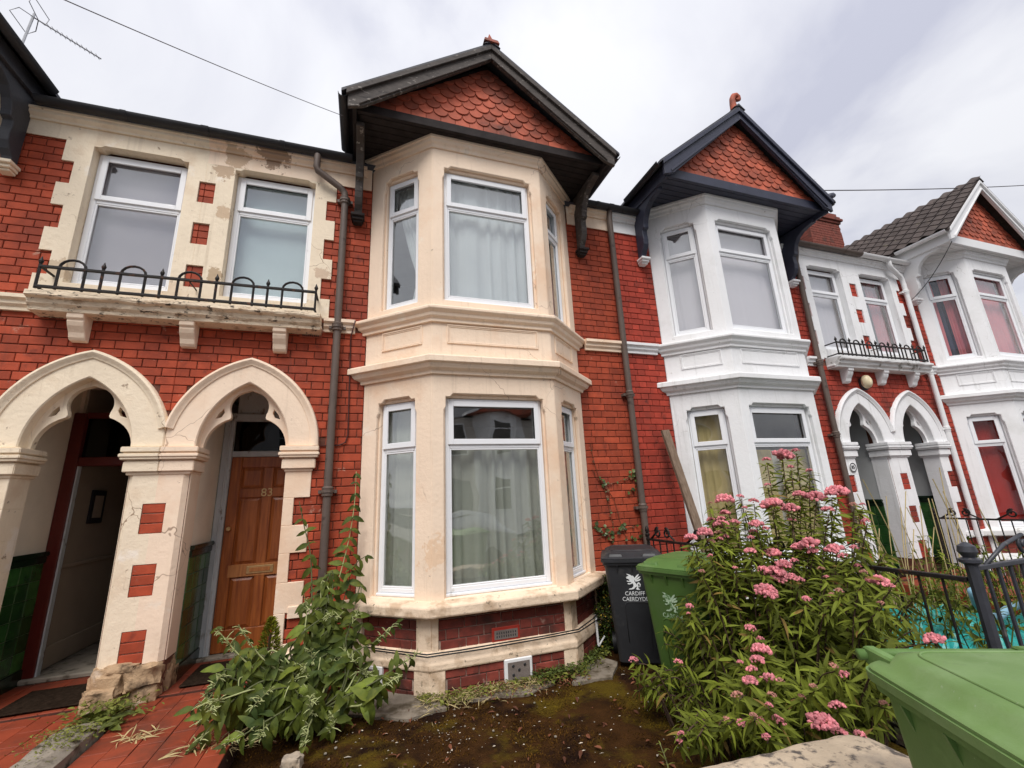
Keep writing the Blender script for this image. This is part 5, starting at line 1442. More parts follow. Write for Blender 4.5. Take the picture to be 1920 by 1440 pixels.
for k in range(6):
    far_house(-12.5 + 5 * k, FB if k % 2 else CREAMO, ['far grey house across the street facing the left house', 'far cream house across the street facing the arches', 'far grey house across the street facing the peach bay', 'far cream house across the street facing the white bay', 'far grey house across the street facing the white arches', 'far cream house across the street facing the right house'][k])
cr_ = thing('parked_car', 'silver hatchback parked across the pavement, reflected in the bay window', 'car', (-1.6, -7.6, -.27))
SIL = mat('car_silver', (.42, .43, .45), .3, .03, 3, 0, spec=.5, metal=.5)
side = [(-2.0, .25), (-2.05, .55), (-1.95, .80), (-1.15, .92), (-.45, 1.38), (.75, 1.45), (1.45, 1.30), (1.95, .95), (2.05, .60), (2.0, .25)]
c = MB(lambda a, y, z: (-1.6 + a, -7.6 + y, -.27 + z)); c.loft([[(a, y, z if z < .93 else .93 + (z - .93) * k2) for a, z in side] for y, k2 in ((-.86, .15), (-.80, .55), (-.62, 1), (.62, 1), (.80, .55), (.86, .15))]); body = c.build('body', SIL, cr_, smooth=rad(30))
for sg in (-1, 1):
    g = MB(lambda a, y, z: (-1.6 + a, -7.6 + y, -.27 + z)); g.prism([(-.95, .98), (-.42, 1.30), (.70, 1.36), (1.30, 1.24), (1.5, 1.0)], sg * .80, sg * .81) ; g.v = [(x, y + (-sg * .10 if z > .95 else 0), z) for x, y, z in g.v]; g.build('side_window', DARKIN, body)
    for ax in (-1.25, 1.3):
        w_ = MB(); w_.lathe((-1.6 + ax, -7.6 + sg * .80, .045), [(.0, -.10), (.20, -.10), (.31, -.08), (.31, .08), (.20, .10), (.0, .10)], 18, 'y'); w_.build('wheel', CABLE, cr_, smooth=rad(40))
# ------------------------------------------------------------------ plants
LEAFB = mat('leaf_buddleja', (.115, .148, .020), .65, .35, 14, .3, 60, .25, [((.15, .16, .022), 7, .60, .06), ((.045, .075, .018), 4, .58, .08)], objr=.45, island=.35, trans=.2, bd=.004)
LEAFP = mat('leaf_flower_bush', (.138, .165, .020), .65, .3, 4, 0, 60, .15, objr=.2, island=.6, trans=.25)
LEAFY = mat('leaf_yellow_green', (.16, .17, .03), .6, .3, 9, 0, 60, .3, island=.4, trans=.2)
LEAFC = mat('leaf_conifer', (.17, .175, .012), .6, .35, 12, 0, 60, .3, island=.45, trans=.1)
LEAFI = mat('leaf_ivy', (.055, .075, .020), .4, .35, 9, 0, 60, .4, objr=.5, island=.4)
LEAFR = mat('leaf_red_brown', (.13, .045, .022), .7, .4, 9, 0, 60, .3, island=.5)
STEMG = mat('stem_green', (.10, .11, .045), .7, .2, 9, 0, 60, .3)
STEMB = mat('stem_brown', (.075, .045, .030), .8, .25, 9, .2, 60, .3)
STEMP = mat('stem_pale_bud', (.36, .39, .17), .7, .2, 20, 0, 60, .3)
STRAW = mat('dry_stem', (.42, .33, .16), .8, .2, 9, 0, 60, .3)
PINK = mat('flower_pink', (.66, .23, .255), .75, .25, 40, .3, 160, .25, island=.35, objr=.12, trans=.15, bd=.006)
BUD = mat('flower_bud', (.36, .17, .13), .8, .3, 30, .2, 160, .2, island=.3)
YFL = mat('flower_yellow', (.62, .40, .05), .7, .2, 30, 0, island=.3)
FLECK = mat('pale_fleck', (.50, .44, .36), .9, .25, 30, 0, island=.4)

def leaf_pts(l, w, droop=.3, fold=.25, n=6, kind=0, curl=0):
    """leaf along +x in its own frame: rows of (left, mid, right)"""
    rows = []
    for i in range(n + 1):
        t = i / n
        if kind == 0: ww = w * (math.sin(math.pi * min(1, t * .95 + .04)) ** .75) * (1.12 - .5 * t)      # ovate, pointed
        else: ww = w * math.sin(math.pi * min(.995, t * .97 + .02)) ** .9                                  # lance
        if i == n: ww = 0.0004
        z = -droop * l * t * t; x = l * (t - .12 * droop * t * t)
        rp = (.035 * l * math.sin(t * 13) * (1 if 0 < i < n else 0)) if kind == 0 and n > 4 else 0
        rows.append(((x, ww / 2, z + fold * ww / 2 + rp), (x, 0, z), (x, -ww / 2, z + fold * ww / 2 - rp * .8)))
    return rows
def add_leaf(mb, M, rows):
    idx = [[len(mb.v) + k * 3 + j for j in range(3)] for k in range(len(rows))]
    for r_ in rows:
        for p in r_: mb.v.append(tuple(M @ Vector(p)))
    for a, b in zip(idx, idx[1:]): mb.f += [[a[0], a[1], b[1], b[0]], [a[1], a[2], b[2], b[1]]]
def frame(o, d, roll=0, up=Vector((0, 0, 1))):
    d = Vector(d).normalized(); s_ = up.cross(d)
    if s_.length < .05: s_ = Vector((0, 1, 0)).cross(d)
    s_.normalize(); n = d.cross(s_)
    M = Matrix(((d.x, s_.x, n.x, o[0]), (d.y, s_.y, n.y, o[1]), (d.z, s_.z, n.z, o[2]), (0, 0, 0, 1)))
    return M @ Matrix.Rotation(roll, 4, 'X')
def spline(P, n):
    P = [Vector(p) for p in P]
    if len(P) < 3: return [P[0].lerp(P[-1], i / n) for i in range(n + 1)]
    out = []
    for i in range(n + 1):
        t = i / n * (len(P) - 1); k = min(int(t), len(P) - 2); u = t - k
        p0, p1, p2, p3 = P[max(k - 1, 0)], P[k], P[k + 1], P[min(k + 2, len(P) - 1)]
        out.append(.5 * ((2 * p1) + (-p0 + p2) * u + (2 * p0 - 5 * p1 + 4 * p2 - p3) * u * u + (-p0 + 3 * p1 - 3 * p2 + p3) * u ** 3))
    return out

# --- the tall shrub at the foot of the brown downpipe
SH = thing('shrub', 'sprawling leafy green shrub with pale buds climbing the brown downpipe by the wooden door', 'shrub', (-3.62, -.72, -.11))
RL = random.Random(7)
LM = []
for q in range(5):
    mb = MB(); add_leaf(mb, Matrix.Identity(4), leaf_pts(1, .34 + .035 * q, .25 + .12 * q, .32, 9)); me = mb.mesh('leaf', smooth=True, recalc=False); LM.append(me)
bigs = []; tiny = MB(); buds = MB()
def shrub_stem(pts, r0=.009, leaf=.15, start=.15, gap=.055, bud=True, lmul=1.0):
    n = max(8, int(sum((Vector(a) - Vector(b)).length for a, b in zip(pts, pts[1:])) / .04)); C_ = spline(pts, n)
    MB().tube(C_, [r0 * (1 - .65 * i / n) for i in range(n + 1)], 6).build('stem', STEMP if RL.random() < .25 else STEMG, SH, smooth=True)
    acc = 0; k = 0
    for i in range(1, n + 1):
        t = i / n; acc += (C_[i] - C_[i - 1]).length
        if t < start or acc < gap: continue
        acc = 0; k += 1
        d = (C_[i] - C_[i - 1]).normalized(); s_ = d.cross(Vector((.2, -.9, .35))).normalized()
        for sg in (-1, 1):
            if RL.random() < .08: continue
            a = s_ * sg * .75 + Vector((RL.uniform(-.4, .4), RL.uniform(-.6, .15), RL.uniform(-1.25, -.15))) + d * .25
            ln = leaf * (1.05 - .62 * t ** 2) * RL.uniform(.75, 1.2) * lmul
            bigs.append((C_[i].copy(), a.normalized(), ln, RL.uniform(-.5, .5)))
    if bud:
        e = C_[-1]
        for i in range(15):
            o = C_[n - 1 - min(i // 3, n - 2)]; d = Vector((RL.uniform(-1, 1), RL.uniform(-1, .2), RL.uniform(-.2, 1.2))).normalized(); l = RL.uniform(.025, .075)
            buds.tube([o, o + d * l * .6, o + d * l + Vector((0, 0, -.008))], [.003, .0035, .0015], 4)
            if RL.random() < .6: add_leaf(buds, frame(o, d + Vector((.2, 0, -.3))), leaf_pts(.035, .012, .3, .2, 3))
root = Vector((-3.62, -.72, -.10))
def S(*q, **kw):
    P = [at(px, py, Y) for px, py, Y in q]
    shrub_stem(([root + Vector((RL.uniform(-.12, .12), RL.uniform(-.1, .1), 0))] if kw.pop('rooted', True) else []) + P, **kw)
S((585, 1220, -.45), (585, 1120, -.28), (582, 1040, -.22), (570, 985, -.2), (561, 940, -.2), start=.2, gap=.09, leaf=.14, bud=False)
S((600, 1200, -.4), (625, 1120, -.25), (650, 1030, -.2), (664, 950, -.18), (668, 884, -.18), start=.2, gap=.075, leaf=.15, bud=False)
S((610, 1210, -.45), (640, 1140, -.3), (662, 1065, -.25), (690, 1040, -.25), start=.2, leaf=.17, bud=False)
S((590, 1200, -.45), (600, 1130, -.35), (610, 1075, -.3), start=.2, leaf=.16, bud=False)
S((560, 1290, -.75), (500, 1270, -.95), (455, 1235, -1.0), (405, 1178, -1.0), start=.35, leaf=.13)
S((560, 1280, -.75), (510, 1250, -.95), (475, 1215, -1.0), (447, 1172, -1.0), start=.4, leaf=.12)
S((550, 1300, -.8), (500, 1275, -1.0), (430, 1320, -1.05), (385, 1375, -1.1), (358, 1412, -1.1), start=.3, leaf=.17, gap=.045)
S((550, 1300, -.8), (490, 1290, -1.0), (420, 1310, -1.1), (375, 1322, -1.1), start=.35, leaf=.16)
S((560, 1260, -.7), (545, 1215, -.75), (595, 1165, -.7), (640, 1155, -.65), start=.35, leaf=.13)
S((575, 1250, -.6), (570, 1200, -.6), (575, 1150, -.55), (572, 1125, -.55), start=.3, leaf=.16)
S((630, 1280, -.75), (660, 1225, -.72), (700, 1205, -.75), (745, 1165, -.72), start=.3, leaf=.15)
S((640, 1250, -.6), (650, 1190, -.55), (672, 1142, -.5), start=.3, leaf=.15)
S((640, 1310, -.85), (700, 1280, -.95), (745, 1250, -.85), (785, 1225, -.8), start=.25, leaf=.17, gap=.045)
S((640, 1330, -.85), (680, 1320, -1.0), (720, 1285, -.95), (755, 1265, -.9), start=.25, leaf=.18, gap=.045)
S((600, 1330, -.9), (580, 1360, -1.1), (572, 1400, -1.2), start=.25, leaf=.14)
S((560, 1320, -.9), (520, 1340, -1.1), (470, 1370, -1.2), (420, 1400, -1.2), start=.2, leaf=.17, gap=.045)
S((560, 1300, -.8), (530, 1290, -1.0), (500, 1300, -1.1), (470, 1330, -1.15), start=.2, leaf=.18, gap=.045)
for k in range(36):
    px, py = RL.uniform(385, 655), RL.uniform(1235, 1385); Y = -.65 - .5 * (py - 1230) / 160 + RL.uniform(-.12, .1)
    S(((590 + px) / 2, min(1330, py + 30), -.8), (px, py - 18, Y), (px - 14 + RL.uniform(-20, 20), py + 6, Y - .05), start=.35, leaf=.165, gap=.055, bud=k % 2 == 0)
for k in range(12):
    px, py = RL.uniform(575, 680), RL.uniform(1060, 1230); Y = -.30 - .25 * (py - 1060) / 170
    S(((600 + px) / 2, 1240, -.5), (px, py, Y), (px + RL.uniform(-25, 25), py + 12, Y - .05), start=.35, leaf=.16, gap=.06, bud=False)
for k in range(8):
    px, py = RL.uniform(640, 720), RL.uniform(1200, 1300); Y = -.75
    S(((620 + px) / 2, 1300, -.8), (px, py, Y), (px + 20, py + 10, Y - .05), start=.35, leaf=.15, gap=.06, bud=k % 2 == 0)
def shows(o): p = pix(o); return p[2]
bigs.sort(key=lambda b: -(b[2] / pix(b[0])[2]) * (1 if b[0].y < -.2 else .9))
extra = MB()
for i, (o, d, ln, roll) in enumerate(bigs):
    M = frame(o, d, roll, Vector((RL.uniform(-.3, .3), -.8, .6))) @ Matrix.Scale(ln, 4)
    if i < 300: link('leaf', LM[i % 5], LEAFB, SH, M)
    else: add_leaf(extra, M, leaf_pts(1, .45, .35, .3, 6))
extra.build('foliage', LEAFB, SH, smooth=True, recalc=False, kind='stuff'); buds.build('bud_sprays', STEMP, SH, recalc=False, kind='stuff')

# --- small golden conifer behind it
CO = thing('conifer', 'small golden green dwarf conifer poking up before the wooden door', 'conifer', (-3.93, -.5, -.11))
cm = MB(); c0 = at(503, 1232, -.5); c0.z = -.1
MB().tube([c0, c0 + Vector((0, 0, .62))], .012, 6).build('trunk', STEMB, CO)
for k in range(1500):
    t = RL.random() ** .8; z = -.1 + .18 + t * .56; rr = .125 * (1 - t) ** .55 * (.8 + .3 * RL.random()); a = RL.uniform(0, 6.283)
    o = c0 + Vector((rr * math.cos(a), rr * math.sin(a), z - c0.z)); d = Vector((math.cos(a), math.sin(a), RL.uniform(.2, 1.3)))
    add_leaf(cm, frame(o - d * .01, d, RL.uniform(0, 3)), leaf_pts(RL.uniform(.025, .045), .012, .2, .3, 2))
cm.build('crown', LEAFC, CO, recalc=False, kind='stuff')

# --- the big pink flowering bush
FLOW = [(1467,858,34),(1437,863,14),(1492,846,13),(1482,877,12),(1517,883,10),(1439,910,10),(1388,932,12),(1359,940,30),(1332,944,8),(1413,941,16),(1397,953,10),(1333,976,14),(1359,964,18),(1352,974,14),(1353,988,28),(1377,980,16),(1322,1001,26),(1296,1011,22),(1347,1000,12),(1361,1008,14),(1350,1012,12),(1334,1016,12),(1449,951,36),(1499,929,20),(1483,957,28),(1485,977,14),(1530,937,34),(1553,958,20),(1571,927,36),(1559,928,20),(1600,947,12),(1617,947,10),(1624,978,14),(1419,986,24),(1435,993,14),(1413,998,14),(1408,1009,12),(1407,1036,20),(1449,1040,26),(1499,1029,24),(1519,1024,34),(1524,1036,20),(1567,1034,30),(1581,1044,16),(1602,1028,14),(1333,1044,12),(1430,1070,20),(1469,1062,26),(1489,1053,14),(1454,1078,34),(1458,1090,26),(1484,1084,20),(1499,1089,16),(1540,1068,12),(1550,1083,10),(1574,1109,14),(1560,1117,13),(1512,1124,14),(1436,1111,34),(1446,1120,22),(1316,1073,12),(1378,1066,10),(1609,1062,12),(1619,1074,13),(1635,1090,20),(1648,1093,30),(1667,1100,16),(1652,1132,12),(1407,1180,20),(1425,1200,14),(1428,1223,32),(1420,1240,24),(1410,1257,18),(1443,1273,22),(1430,1278,20),(1407,1280,26),(1463,1278,14),(1447,1305,16),(1442,1323,13),(1503,1307,12),(1525,1288,13),(1583,1267,18),(1563,1250,14),(1570,1327,26),(1543,1360,44),(1575,1378,26),(1613,1380,20),(1657,1320,14),(1428,1357,26),(1460,1353,24),(1437,1383,15),(1413,1343,14),(1753,1203,34),(1188,1239,16),(1272,1243,15),(1293,1138,14),(1291,1151,8),(1382,1305,18),(1362,1349,12),(1390,1357,16),(1277,1377,13),(1275,1392,13),(1388,1243,12),(1332,1043,10)]
FB_ = thing('flowering_bush', 'large green bush covered in pink flower heads in front of the green bin', 'bush', (-.55, -2.2, -.11))
RF_ = random.Random(19)
def bushY(px, py): return -1.72 - 1.22 * (py - 850) / 540 + 1.0 * max(0, (1400 - px) / 220) * min(1, max(0, (py - 950) / 250)) - .75 * max(0, px - 1480) / 220
HM = []
for v in range(6):
    mb = MB(); rr = random.Random(v + 40)
    nl = 26 + 8 * v
    for k in range(nl):
        a = rr.uniform(0, 6.283); q = math.sqrt(rr.random()) * .40; o = Vector((q * math.cos(a), q * math.sin(a), .26 * (1 - (q / .46) ** 2) + rr.uniform(-.05, .07)))
        bm = bmesh.new(); bmesh.ops.create_icosphere(bm, subdivisions=1, radius=rr.uniform(.055, .11)); n0 = len(mb.v)
        for w_ in bm.verts:
            mb.v.append(tuple(o + w_.co * (1 + rr.uniform(-.35, .35))))
        mb.f += [[w_.index + n0 for w_ in f_.verts] for f_ in bm.faces]; bm.free()
    HM.append(mb.mesh('flower_head', recalc=False, smooth=False))
leaves = MB(); stems = []; dead = MB()
def bush_stem(tip, spread=.55, flower=True, gap=.034, ll=(.085, .14), start=.22):
    base = Vector((-.50 + (tip.x + .50) * spread + RF_.uniform(-.1, .1), -2.15 + (tip.y + 2.15) * spread + RF_.uniform(-.1, .1), -.11))
    if (tip - base).length < .2: return
    midp = base.lerp(tip, .55) + Vector((0, 0, .10 + .08 * (tip - base).length)); C_ = spline([base, midp, tip], 14)
    stems.append(C_)
    L = sum((a - b).length for a, b in zip(C_, C_[1:])); nst = int(L / gap)
    ph = RF_.uniform(0, 6.28)
    for i in range(nst):
        t = (i + .5) / nst
        if t < start: continue
        x = t * 14; k = min(13, int(x)); p = C_[k].lerp(C_[k + 1], x - k); d = (C_[k + 1] - C_[k]).normalized()
        e1 = d.cross(Vector((0, 0, 1))); 
        if e1.length < .1: e1 = Vector((1, 0, 0))
        e1.normalize(); e2 = d.cross(e1)
        for sg in (0, 3.14159):
            a = ph + i * 1.3 + sg + RF_.uniform(-.4, .4); ld = e1 * math.cos(a) + e2 * math.sin(a) + d * RF_.uniform(.2, .8) + Vector((0, 0, RF_.uniform(-.45, .15)))
            l = RF_.uniform(*ll) * (1.1 - .45 * t)
            add_leaf(dead if RF_.random() < .025 + .10 * max(0, .45 - t) else leaves, frame(p, ld, RF_.uniform(-1.0, 1.0), Vector((-.2, -.25, .9))), leaf_pts(l, l * RF_.uniform(.15, .24), RF_.uniform(.3, 1.1), .25, 4, 1))
heads = []
for (px, py, s_) in FLOW:
    Y = max(-3.0, bushY(px, py) - .14 + RF_.uniform(-.08, .08))
    if px == 1753: Y = -3.36
    tip = at(px, py, Y); dist = (tip - CAM).dot(FW); heads.append((tip, s_ * 1.25 * dist / FPX, py))
    if px == 1753: bush_stem(tip, .35); continue
    bush_stem(tip - Vector((0, 0, .02)), .55)
for k in range(190):
    for _ in range(20):
        px, py = RF_.uniform(1235, 1755), RF_.uniform(965, 1385)
        top = 1180 + (1235 - px) * 3.2 if px < 1300 else (985 if px < 1640 else 985 + (px - 1640) * 1.1)
        if py > top + 15 and not (px > 1640 and py > 1225 + (1700 - px) * 1.2): break
    bush_stem(at(px, py, max(-2.9, bushY(px, py) + RF_.uniform(.10, .50))), .6, False, .036, RF_.choice([(.07, .11), (.09, .14), (.11, .17)]))
for k in range(16): bush_stem(at(RF_.uniform(1190, 1300), RF_.uniform(1255, 1330), -1.62 + RF_.uniform(-.1, .1)), .75, False, .03, (.08, .12), .4)
for k in range(10): bush_stem(at(RF_.uniform(1300, 1420), RF_.uniform(1350, 1400), -2.55 + RF_.uniform(-.1, .1)), .75, False, .03, (.08, .12), .4)
for k in range(14): bush_stem(at(RF_.uniform(1600, 1700), RF_.uniform(1240, 1370), -2.75 + RF_.uniform(-.1, .1)), .6, False, .03, (.08, .13), .3)
dead.build('withered_leaves', mat('leaf_withered', (.20, .13, .035), .8, .3, 9, 0, 60, .2, island=.5, trans=.15), FB_, recalc=False, kind='stuff')
leaves.build('foliage', LEAFP, FB_, smooth=True, recalc=False, kind='stuff')
sb = MB()
for C_ in stems: sb.tube(C_, [.0065 * (1 - .5 * i / 14) for i in range(15)], 5, False)
sb.build('stems', STEMB, FB_, smooth=True, recalc=False, kind='stuff')
for i, (tip, d, py) in enumerate(heads):
    v = 5 if d > .10 else (min(4, int(d / .025)))
    M = Matrix.Translation(tip) @ Matrix.Rotation(RF_.uniform(0, 6.28), 4, 'Z') @ Matrix.Rotation(RF_.uniform(-.3, .3), 4, 'X') @ Matrix.Scale(max(d, .03), 4)
    ob = link('flower_head', HM[v], PINK, FB_, M)
    if d < .062 and RF_.random() < .40:
        ob.material_slots[0].link = 'OBJECT'; ob.material_slots[0].material = BUD

# --- golden creeper behind the black bin, ivy on the brick
YS = thing('creeper', 'dense yellow green creeper on the wall between the bay and the black bin', 'shrub', (-.66, -.12, -.11))
ym, yf_, ys = MB(), MB(), MB()
for k in range(2600):
    z = -.10 + .70 * RL.random() ** 1.1; x = RL.uniform(-.86, -.38) if z < .35 else RL.uniform(-.74, -.45); y = -.02 - RL.random() * (.30 if z < .3 else .16)
    if x < -.674 and y > (x + .674) * 1.0 * .9 - .02: y = (x + .674) * .9 - .05 - RL.random() * .1
    d = Vector((RL.uniform(-1, 1), -RL.random(), RL.uniform(-.5, 1)))
    (add_leaf(ym, frame((x, y, z), d, RL.uniform(-1, 1)), leaf_pts(RL.uniform(.02, .042), RL.uniform(.014, .024), .3, .2, 3)) if RL.random() > .07 else add_leaf(yf_, frame((x, y - .02, z), d, 0), leaf_pts(.026, .022, .2, .2, 3)))
for k in range(7): ys.tube([(-.65 + .04 * k, -.03, -.1), (-.68 + .05 * k, -.06, .2), (-.66 + .04 * k, -.05, .5)], .006, 5)
ym.build('foliage', mat('leaf_creeper', (.055, .085, .012), .5, .3, 9, 0, 60, .3, island=.55, trans=.2), YS, recalc=False, kind='stuff'); yf_.build('yellow_leaves', YFL, YS, recalc=False, kind='stuff'); ys.build('stems', STEMB, YS, kind='stuff')
IV = thing('ivy', 'sparse ivy with reddish stems climbing the brick behind the bins', 'ivy', (-.3, -.01, .6))
def wallp(px, py, d=.012): return at(px, py, -d)
vines = [[(1107, 832), (1115, 870), (1128, 905), (1150, 935), (1165, 985), (1175, 1010)], [(1110, 880), (1130, 908), (1160, 902), (1186, 893)], [(1120, 1010), (1140, 1000), (1160, 995), (1195, 985)], [(1130, 905), (1140, 945), (1150, 990)], [(1215, 1010), (1200, 960), (1190, 900), (1186, 885)], [(1110, 985), (1128, 995), (1150, 1015)]]
ivl = []
vm = {}
IM = []
for q in range(3):
    mb = MB(); add_leaf(mb, Matrix.Identity(4), leaf_pts(1, .95, .25, .25, 6)); IM.append(mb.mesh('leaf', recalc=False, smooth=True))
for v in vines:
    C_ = spline([wallp(*p) for p in v], 24); MB().tube(C_, .0035, 4).build('vine', LEAFR, IV)
    for k in range(14):
        o = C_[RL.randint(2, 24)]; ivl.append((o, RL.uniform(.018, .04), RL.random() < .45))
for (px, py, n) in ((1130, 905, 5), (1186, 888, 7), (1160, 990, 7), (1140, 1000, 6), (1180, 920, 4), (1195, 1000, 6), (1125, 990, 4)):
    for k in range(n): ivl.append((wallp(px + RL.uniform(-9, 9), py + RL.uniform(-9, 9)), RL.uniform(.035, .065), False))
for o, l, red in ivl:
    d = Vector((RL.uniform(-1, 1), RL.uniform(-.5, -.2), RL.uniform(-1, .4)))
    ob = link('leaf', IM[RL.randint(0, 2)], LEAFI, IV, frame(o + Vector((0, -.008, 0)), d, RL.uniform(-.4, .4), Vector((0, -1, .2))) @ Matrix.Scale(l, 4))
    if red: ob.material_slots[0].link = 'OBJECT'; ob.material_slots[0].material = LEAFR

# --- weeds, dry stems, litter
def weeds(name, lab, pts, m, cat='weeds', l=(.02, .05), w=.4, up=(.1, 1.0), n=3, kind=0):
    mb = MB()
    for (x, y, z) in pts:
        a = RL.uniform(0, 6.283); d = Vector((math.cos(a), math.sin(a), RL.uniform(*up))); ll = RL.uniform(*l)
        add_leaf(mb, frame((x, y, z), d, RL.uniform(-1, 1)), leaf_pts(ll, ll * w * RL.uniform(.7, 1.2), .4, .2, n, kind))
    o = mb.build(name, m, None, recalc=False); tag(o, lab, cat); o['kind'] = 'stuff'; return o
def strip(n, x0, x1, f, sp, z=-.10, h=.05):
    out = []
    for k in range(n):
        x = RL.uniform(x0, x1); y = f(x) - abs(RL.gauss(0, sp)); dens = .5 + .5 * NZ.noise(Vector((x * 4, y * 4, 2)))
        if RL.random() < dens * 1.3: out.append((x, y, z + RL.random() * h))
    return out
bayf = lambda x: -.645 if -2.63 < x < -1.30 else (-.645 + (abs(x + 1.3) * .9 if x > -1.3 else abs(x + 2.63) * .9))
weeds('weeds', 'yellow green weeds growing along the foot of the peach bay', strip(2600, -2.75, -.80, bayf, .09), LEAFY)
weeds('weeds', 'low green weeds at the right corner of the peach bay', strip(1700, -1.75, -.72, bayf, .07, -.10, .09), mat('leaf_weed', (.075, .10, .018), .6, .35, 9, 0, 60, .3, island=.5, trans=.15))
weeds('weeds', 'reddish brown weeds in front of the peach bay plinth', strip(1000, -2.3, -1.3, lambda x: bayf(x) - .05, .10, -.10, .05), LEAFR, l=(.012, .03))
weeds('dry_stalks', 'pale straw stalks scattered before the corner of the peach bay', strip(900, -2.75, -1.7, lambda x: -.66, .10, -.095, .03), STRAW, 'stalks', (.05, .13), .05, (.0, .9), 3, 1)
pts = [(-5.0 + RL.gauss(0, .12), -.28 + RL.gauss(0, .10), .04 + RL.random() * .10) for _ in range(420)]
weeds('weeds', 'scruffy green weeds at the crumbling foot of the porch pier', pts, LEAFY, l=(.02, .06))
pts = [(-4.93 + RL.gauss(0, .06), -.50 + RL.gauss(0, .10), .05 + RL.random() * .06) for _ in range(60)]
weeds('dock_weed', 'broad leaved weed between the kerb and the red tiles', pts, mat('leaf_dock', (.10, .12, .02), .6, .35, 9, 0, 60, .3, island=.4, trans=.15), l=(.08, .15), w=.35, up=(.2, 1.2), n=5)
pts = [(-5.02 + RL.gauss(0, .10), -.62 - abs(RL.gauss(0, .18)), .125 + RL.random() * .02) for _ in range(500)]
weeds('moss_tufts', 'moss tufts on top of the concrete kerb', pts, LEAFY, 'moss', (.012, .03))
pts = [(-4.62 + RL.gauss(0, .05), -.74 + RL.gauss(0, .03), .045) for _ in range(46)]
weeds('grass_tuft', 'yellowing grass tuft in the joints of the red path', pts, STRAW, 'grass', (.06, .16), .06, (.1, .6), 4, 1)
pts = [(-4.10 + RL.gauss(0, .10), -1.05 + RL.gauss(0, .05), .0 + RL.random() * .05) for _ in range(260)]
weeds('dead_twigs', 'pale dead twigs under the green shrub at the path edge', pts, STRAW, 'twigs', (.05, .14), .07, (-.1, .7), 3, 1)
mb = MB(); lump(mb, tuple(atz(548, 1432, -.02)), .06, 12, 3, (1.2, .9, 1.0), .3, 2.5); tag(mb.build('stone', STONE, None, smooth=rad(50)), 'pale rough stone lying below the green shrub', 'stone')
# litter of pale flecks and twigs on the moss
fl = MB()
for k in range(330):
    if RL.random() < .42: x, y = RL.gauss(-2.55, .30), RL.gauss(-1.15, .28)
    else: x, y = RL.uniform(-3.5, -.9), RL.uniform(-2.3, -.7)
    if y > -.7 or y < -3.05: continue
    s_ = RL.uniform(.002, .0065) * (2.0 if RL.random() < .06 else 1); a = RL.uniform(0, 3.14)
    M = Matrix.Translation((x, y, -.095 + RL.uniform(0, .008))) @ Matrix.Rotation(a, 4, 'Z') @ Matrix.Rotation(RL.uniform(-.6, .6), 4, 'X')
    add_leaf(fl, M, leaf_pts(s_ * 2 * RL.uniform(.8, 2.4), s_ * 1.5, .2, .3, 2))
o = fl.build('leaf_litter', FLECK, None, recalc=False); tag(o, 'tiny pale petals and flecks scattered over the mossy ground', 'litter'); o['kind'] = 'stuff'
# moss cushions give the ground its fibrous relief
mo = MB()
for k in range(34000):
    x, y = RL.uniform(-4.1, -.1), RL.uniform(-3.1, -.68)
    p = pix((x, y, -.1))
    if not (-20 < p[0] < 1940 and p[1] < 1460): continue
    if NZ.noise(Vector((x * 2.2, y * 2.2, 11))) + .4 * NZ.noise(Vector((x * 7, y * 7, 3))) < -.05: continue
    a = RL.uniform(0, 6.283); add_leaf(mo, frame((x, y, -.107), Vector((math.cos(a), math.sin(a), RL.uniform(.5, 2))), RL.uniform(-1, 1)), leaf_pts(RL.uniform(.010, .020) * (1 + 1.2 * max(0, NZ.noise(Vector((x * 5, y * 5, 21))))), RL.uniform(.004, .009), .3, .2, 2))
o = mo.build('moss', mat('moss_fibre', (.062, .029, .005), .95, .5, 3, 0, 60, .05, [((.12, .08, .008), 2.3, .57, .07), ((.03, .014, .005), 3.5, .57, .06)], island=.5), None, recalc=False); tag(o, 'brown and olive moss covering the front garden ground', 'moss'); o['kind'] = 'stuff'
# small stones and fallen leaves
pb, bl = MB(), MB()
for k in range(45):
    x, y = RL.uniform(-3.9, -.7), RL.uniform(-2.5, -.72); lump(pb, (x, y, -.098), RL.uniform(.005, .013), k, 1, (1, 1, .7), .4)
for k in range(170):
    x, y = RL.uniform(-3.9, -.7), RL.uniform(-2.5, -.72); a = RL.uniform(0, 6.28); ll = RL.uniform(.025, .075)
    add_leaf(bl, frame((x, y, -.092), Vector((math.cos(a), math.sin(a), .15)), RL.uniform(-.6, .6)), leaf_pts(ll, ll * .4, .3, .3, 3))
o = pb.build('gravel', CONC, None, smooth=True); tag(o, 'small loose stones scattered over the mossy front garden', 'gravel'); o['kind'] = 'stuff'
o = bl.build('fallen_leaves', LEAFR, None, recalc=False); tag(o, 'brown fallen leaves lying on the moss before the bay', 'leaves'); o['kind'] = 'stuff'
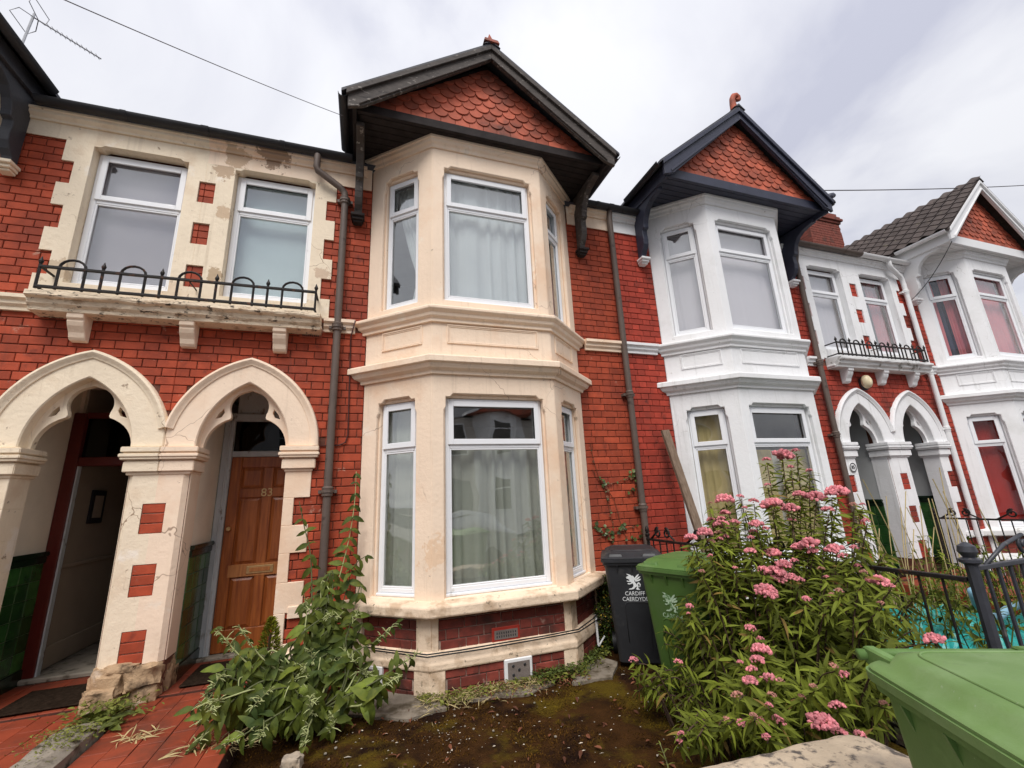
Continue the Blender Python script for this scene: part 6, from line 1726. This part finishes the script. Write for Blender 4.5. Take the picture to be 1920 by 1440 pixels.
# young sprig in front
SPG = thing('sapling', 'single pale young sprig growing out of the moss near the front wall', 'plant', tuple(atz(1252, 1445, -.1)))
b0 = atz(1256, 1462, -.1); tipp = at(1238, 1396, b0.y); C_ = spline([b0, b0.lerp(tipp, .5) + Vector((.01, 0, 0)), tipp], 10); MB().tube(C_, .0025, 5).build('stem', STEMP, SPG)
for k in range(13):
    p = C_[min(10, 1 + k * 9 // 12)]; a = k * 2.4; mb = MB(); add_leaf(mb, frame(p, Vector((math.cos(a), math.sin(a), .9)), 0), leaf_pts(RL.uniform(.035, .06), .009, .4, .2, 4, 1)); mb.build('leaf', mat('leaf_sprig', (.22, .24, .05), .6, .2, 9, 0, 60, .3, trans=.3), SPG, smooth=True, recalc=False)
# tangle in the next garden
TG = thing('overgrowth', 'tangled weeds and tall dry stalks behind the iron fence in the next garden', 'weeds', (1.5, -1.8, -.1))
tg, td = MB(), MB()
for k in range(260):
    x, y = RL.uniform(.10, 3.6), RL.uniform(-3.0, -1.0); h = RL.uniform(.25, .85); C_ = spline([(x, y, -.1), (x + RL.uniform(-.08, .08), y, h * .5), (x + RL.uniform(-.2, .2), y + RL.uniform(-.1, .1), h)], 8)
    tg.tube(C_, .004, 4, False)
    for i in range(1, 9):
        for q in range(2): add_leaf(tg, frame(C_[i], Vector((RL.uniform(-1, 1), RL.uniform(-1, 1), RL.uniform(-.3, .8)))), leaf_pts(RL.uniform(.05, .11), RL.uniform(.015, .035), .5, .2, 4, 1))
for k in range(26):
    x, y = RL.uniform(1.2, 3.4), RL.uniform(-2.0, -1.0); h = RL.uniform(.9, 1.6); td.tube(spline([(x, y, -.1), (x + RL.uniform(-.1, .1), y, h * .5), (x + RL.uniform(-.3, .25), y, h)], 8), .005, 4, False)
tg.build('foliage', LEAFP, TG, recalc=False, kind='stuff'); td.build('dry_stalks', STRAW, TG, recalc=False, kind='stuff')

# ------------------------------------------------------------------ repeats of a kind share a group
GROUPS = {'terraced_house': 'terraced houses of the row', 'wheeled_bin': 'wheeled bins in the front gardens', 'iron_fence': 'iron fences between the front gardens', 'porch_arcade': 'pairs of pointed porch arches',
          'balcony': 'balconies above the porches', 'telephone_wire': 'overhead wires', 'television_aerial': 'television aerials on the roofs', 'door_mat': 'door mats in the porches', 'weeds': 'weeds in the front gardens'}
for o in list(COL.objects):
    if o.parent is None and o.get('category'):
        k = o.name.split('.')[0]
        if k in GROUPS: o['group'] = 'houses across the street' if k == 'terraced_house' and o.location.y < -10 else GROUPS[k]
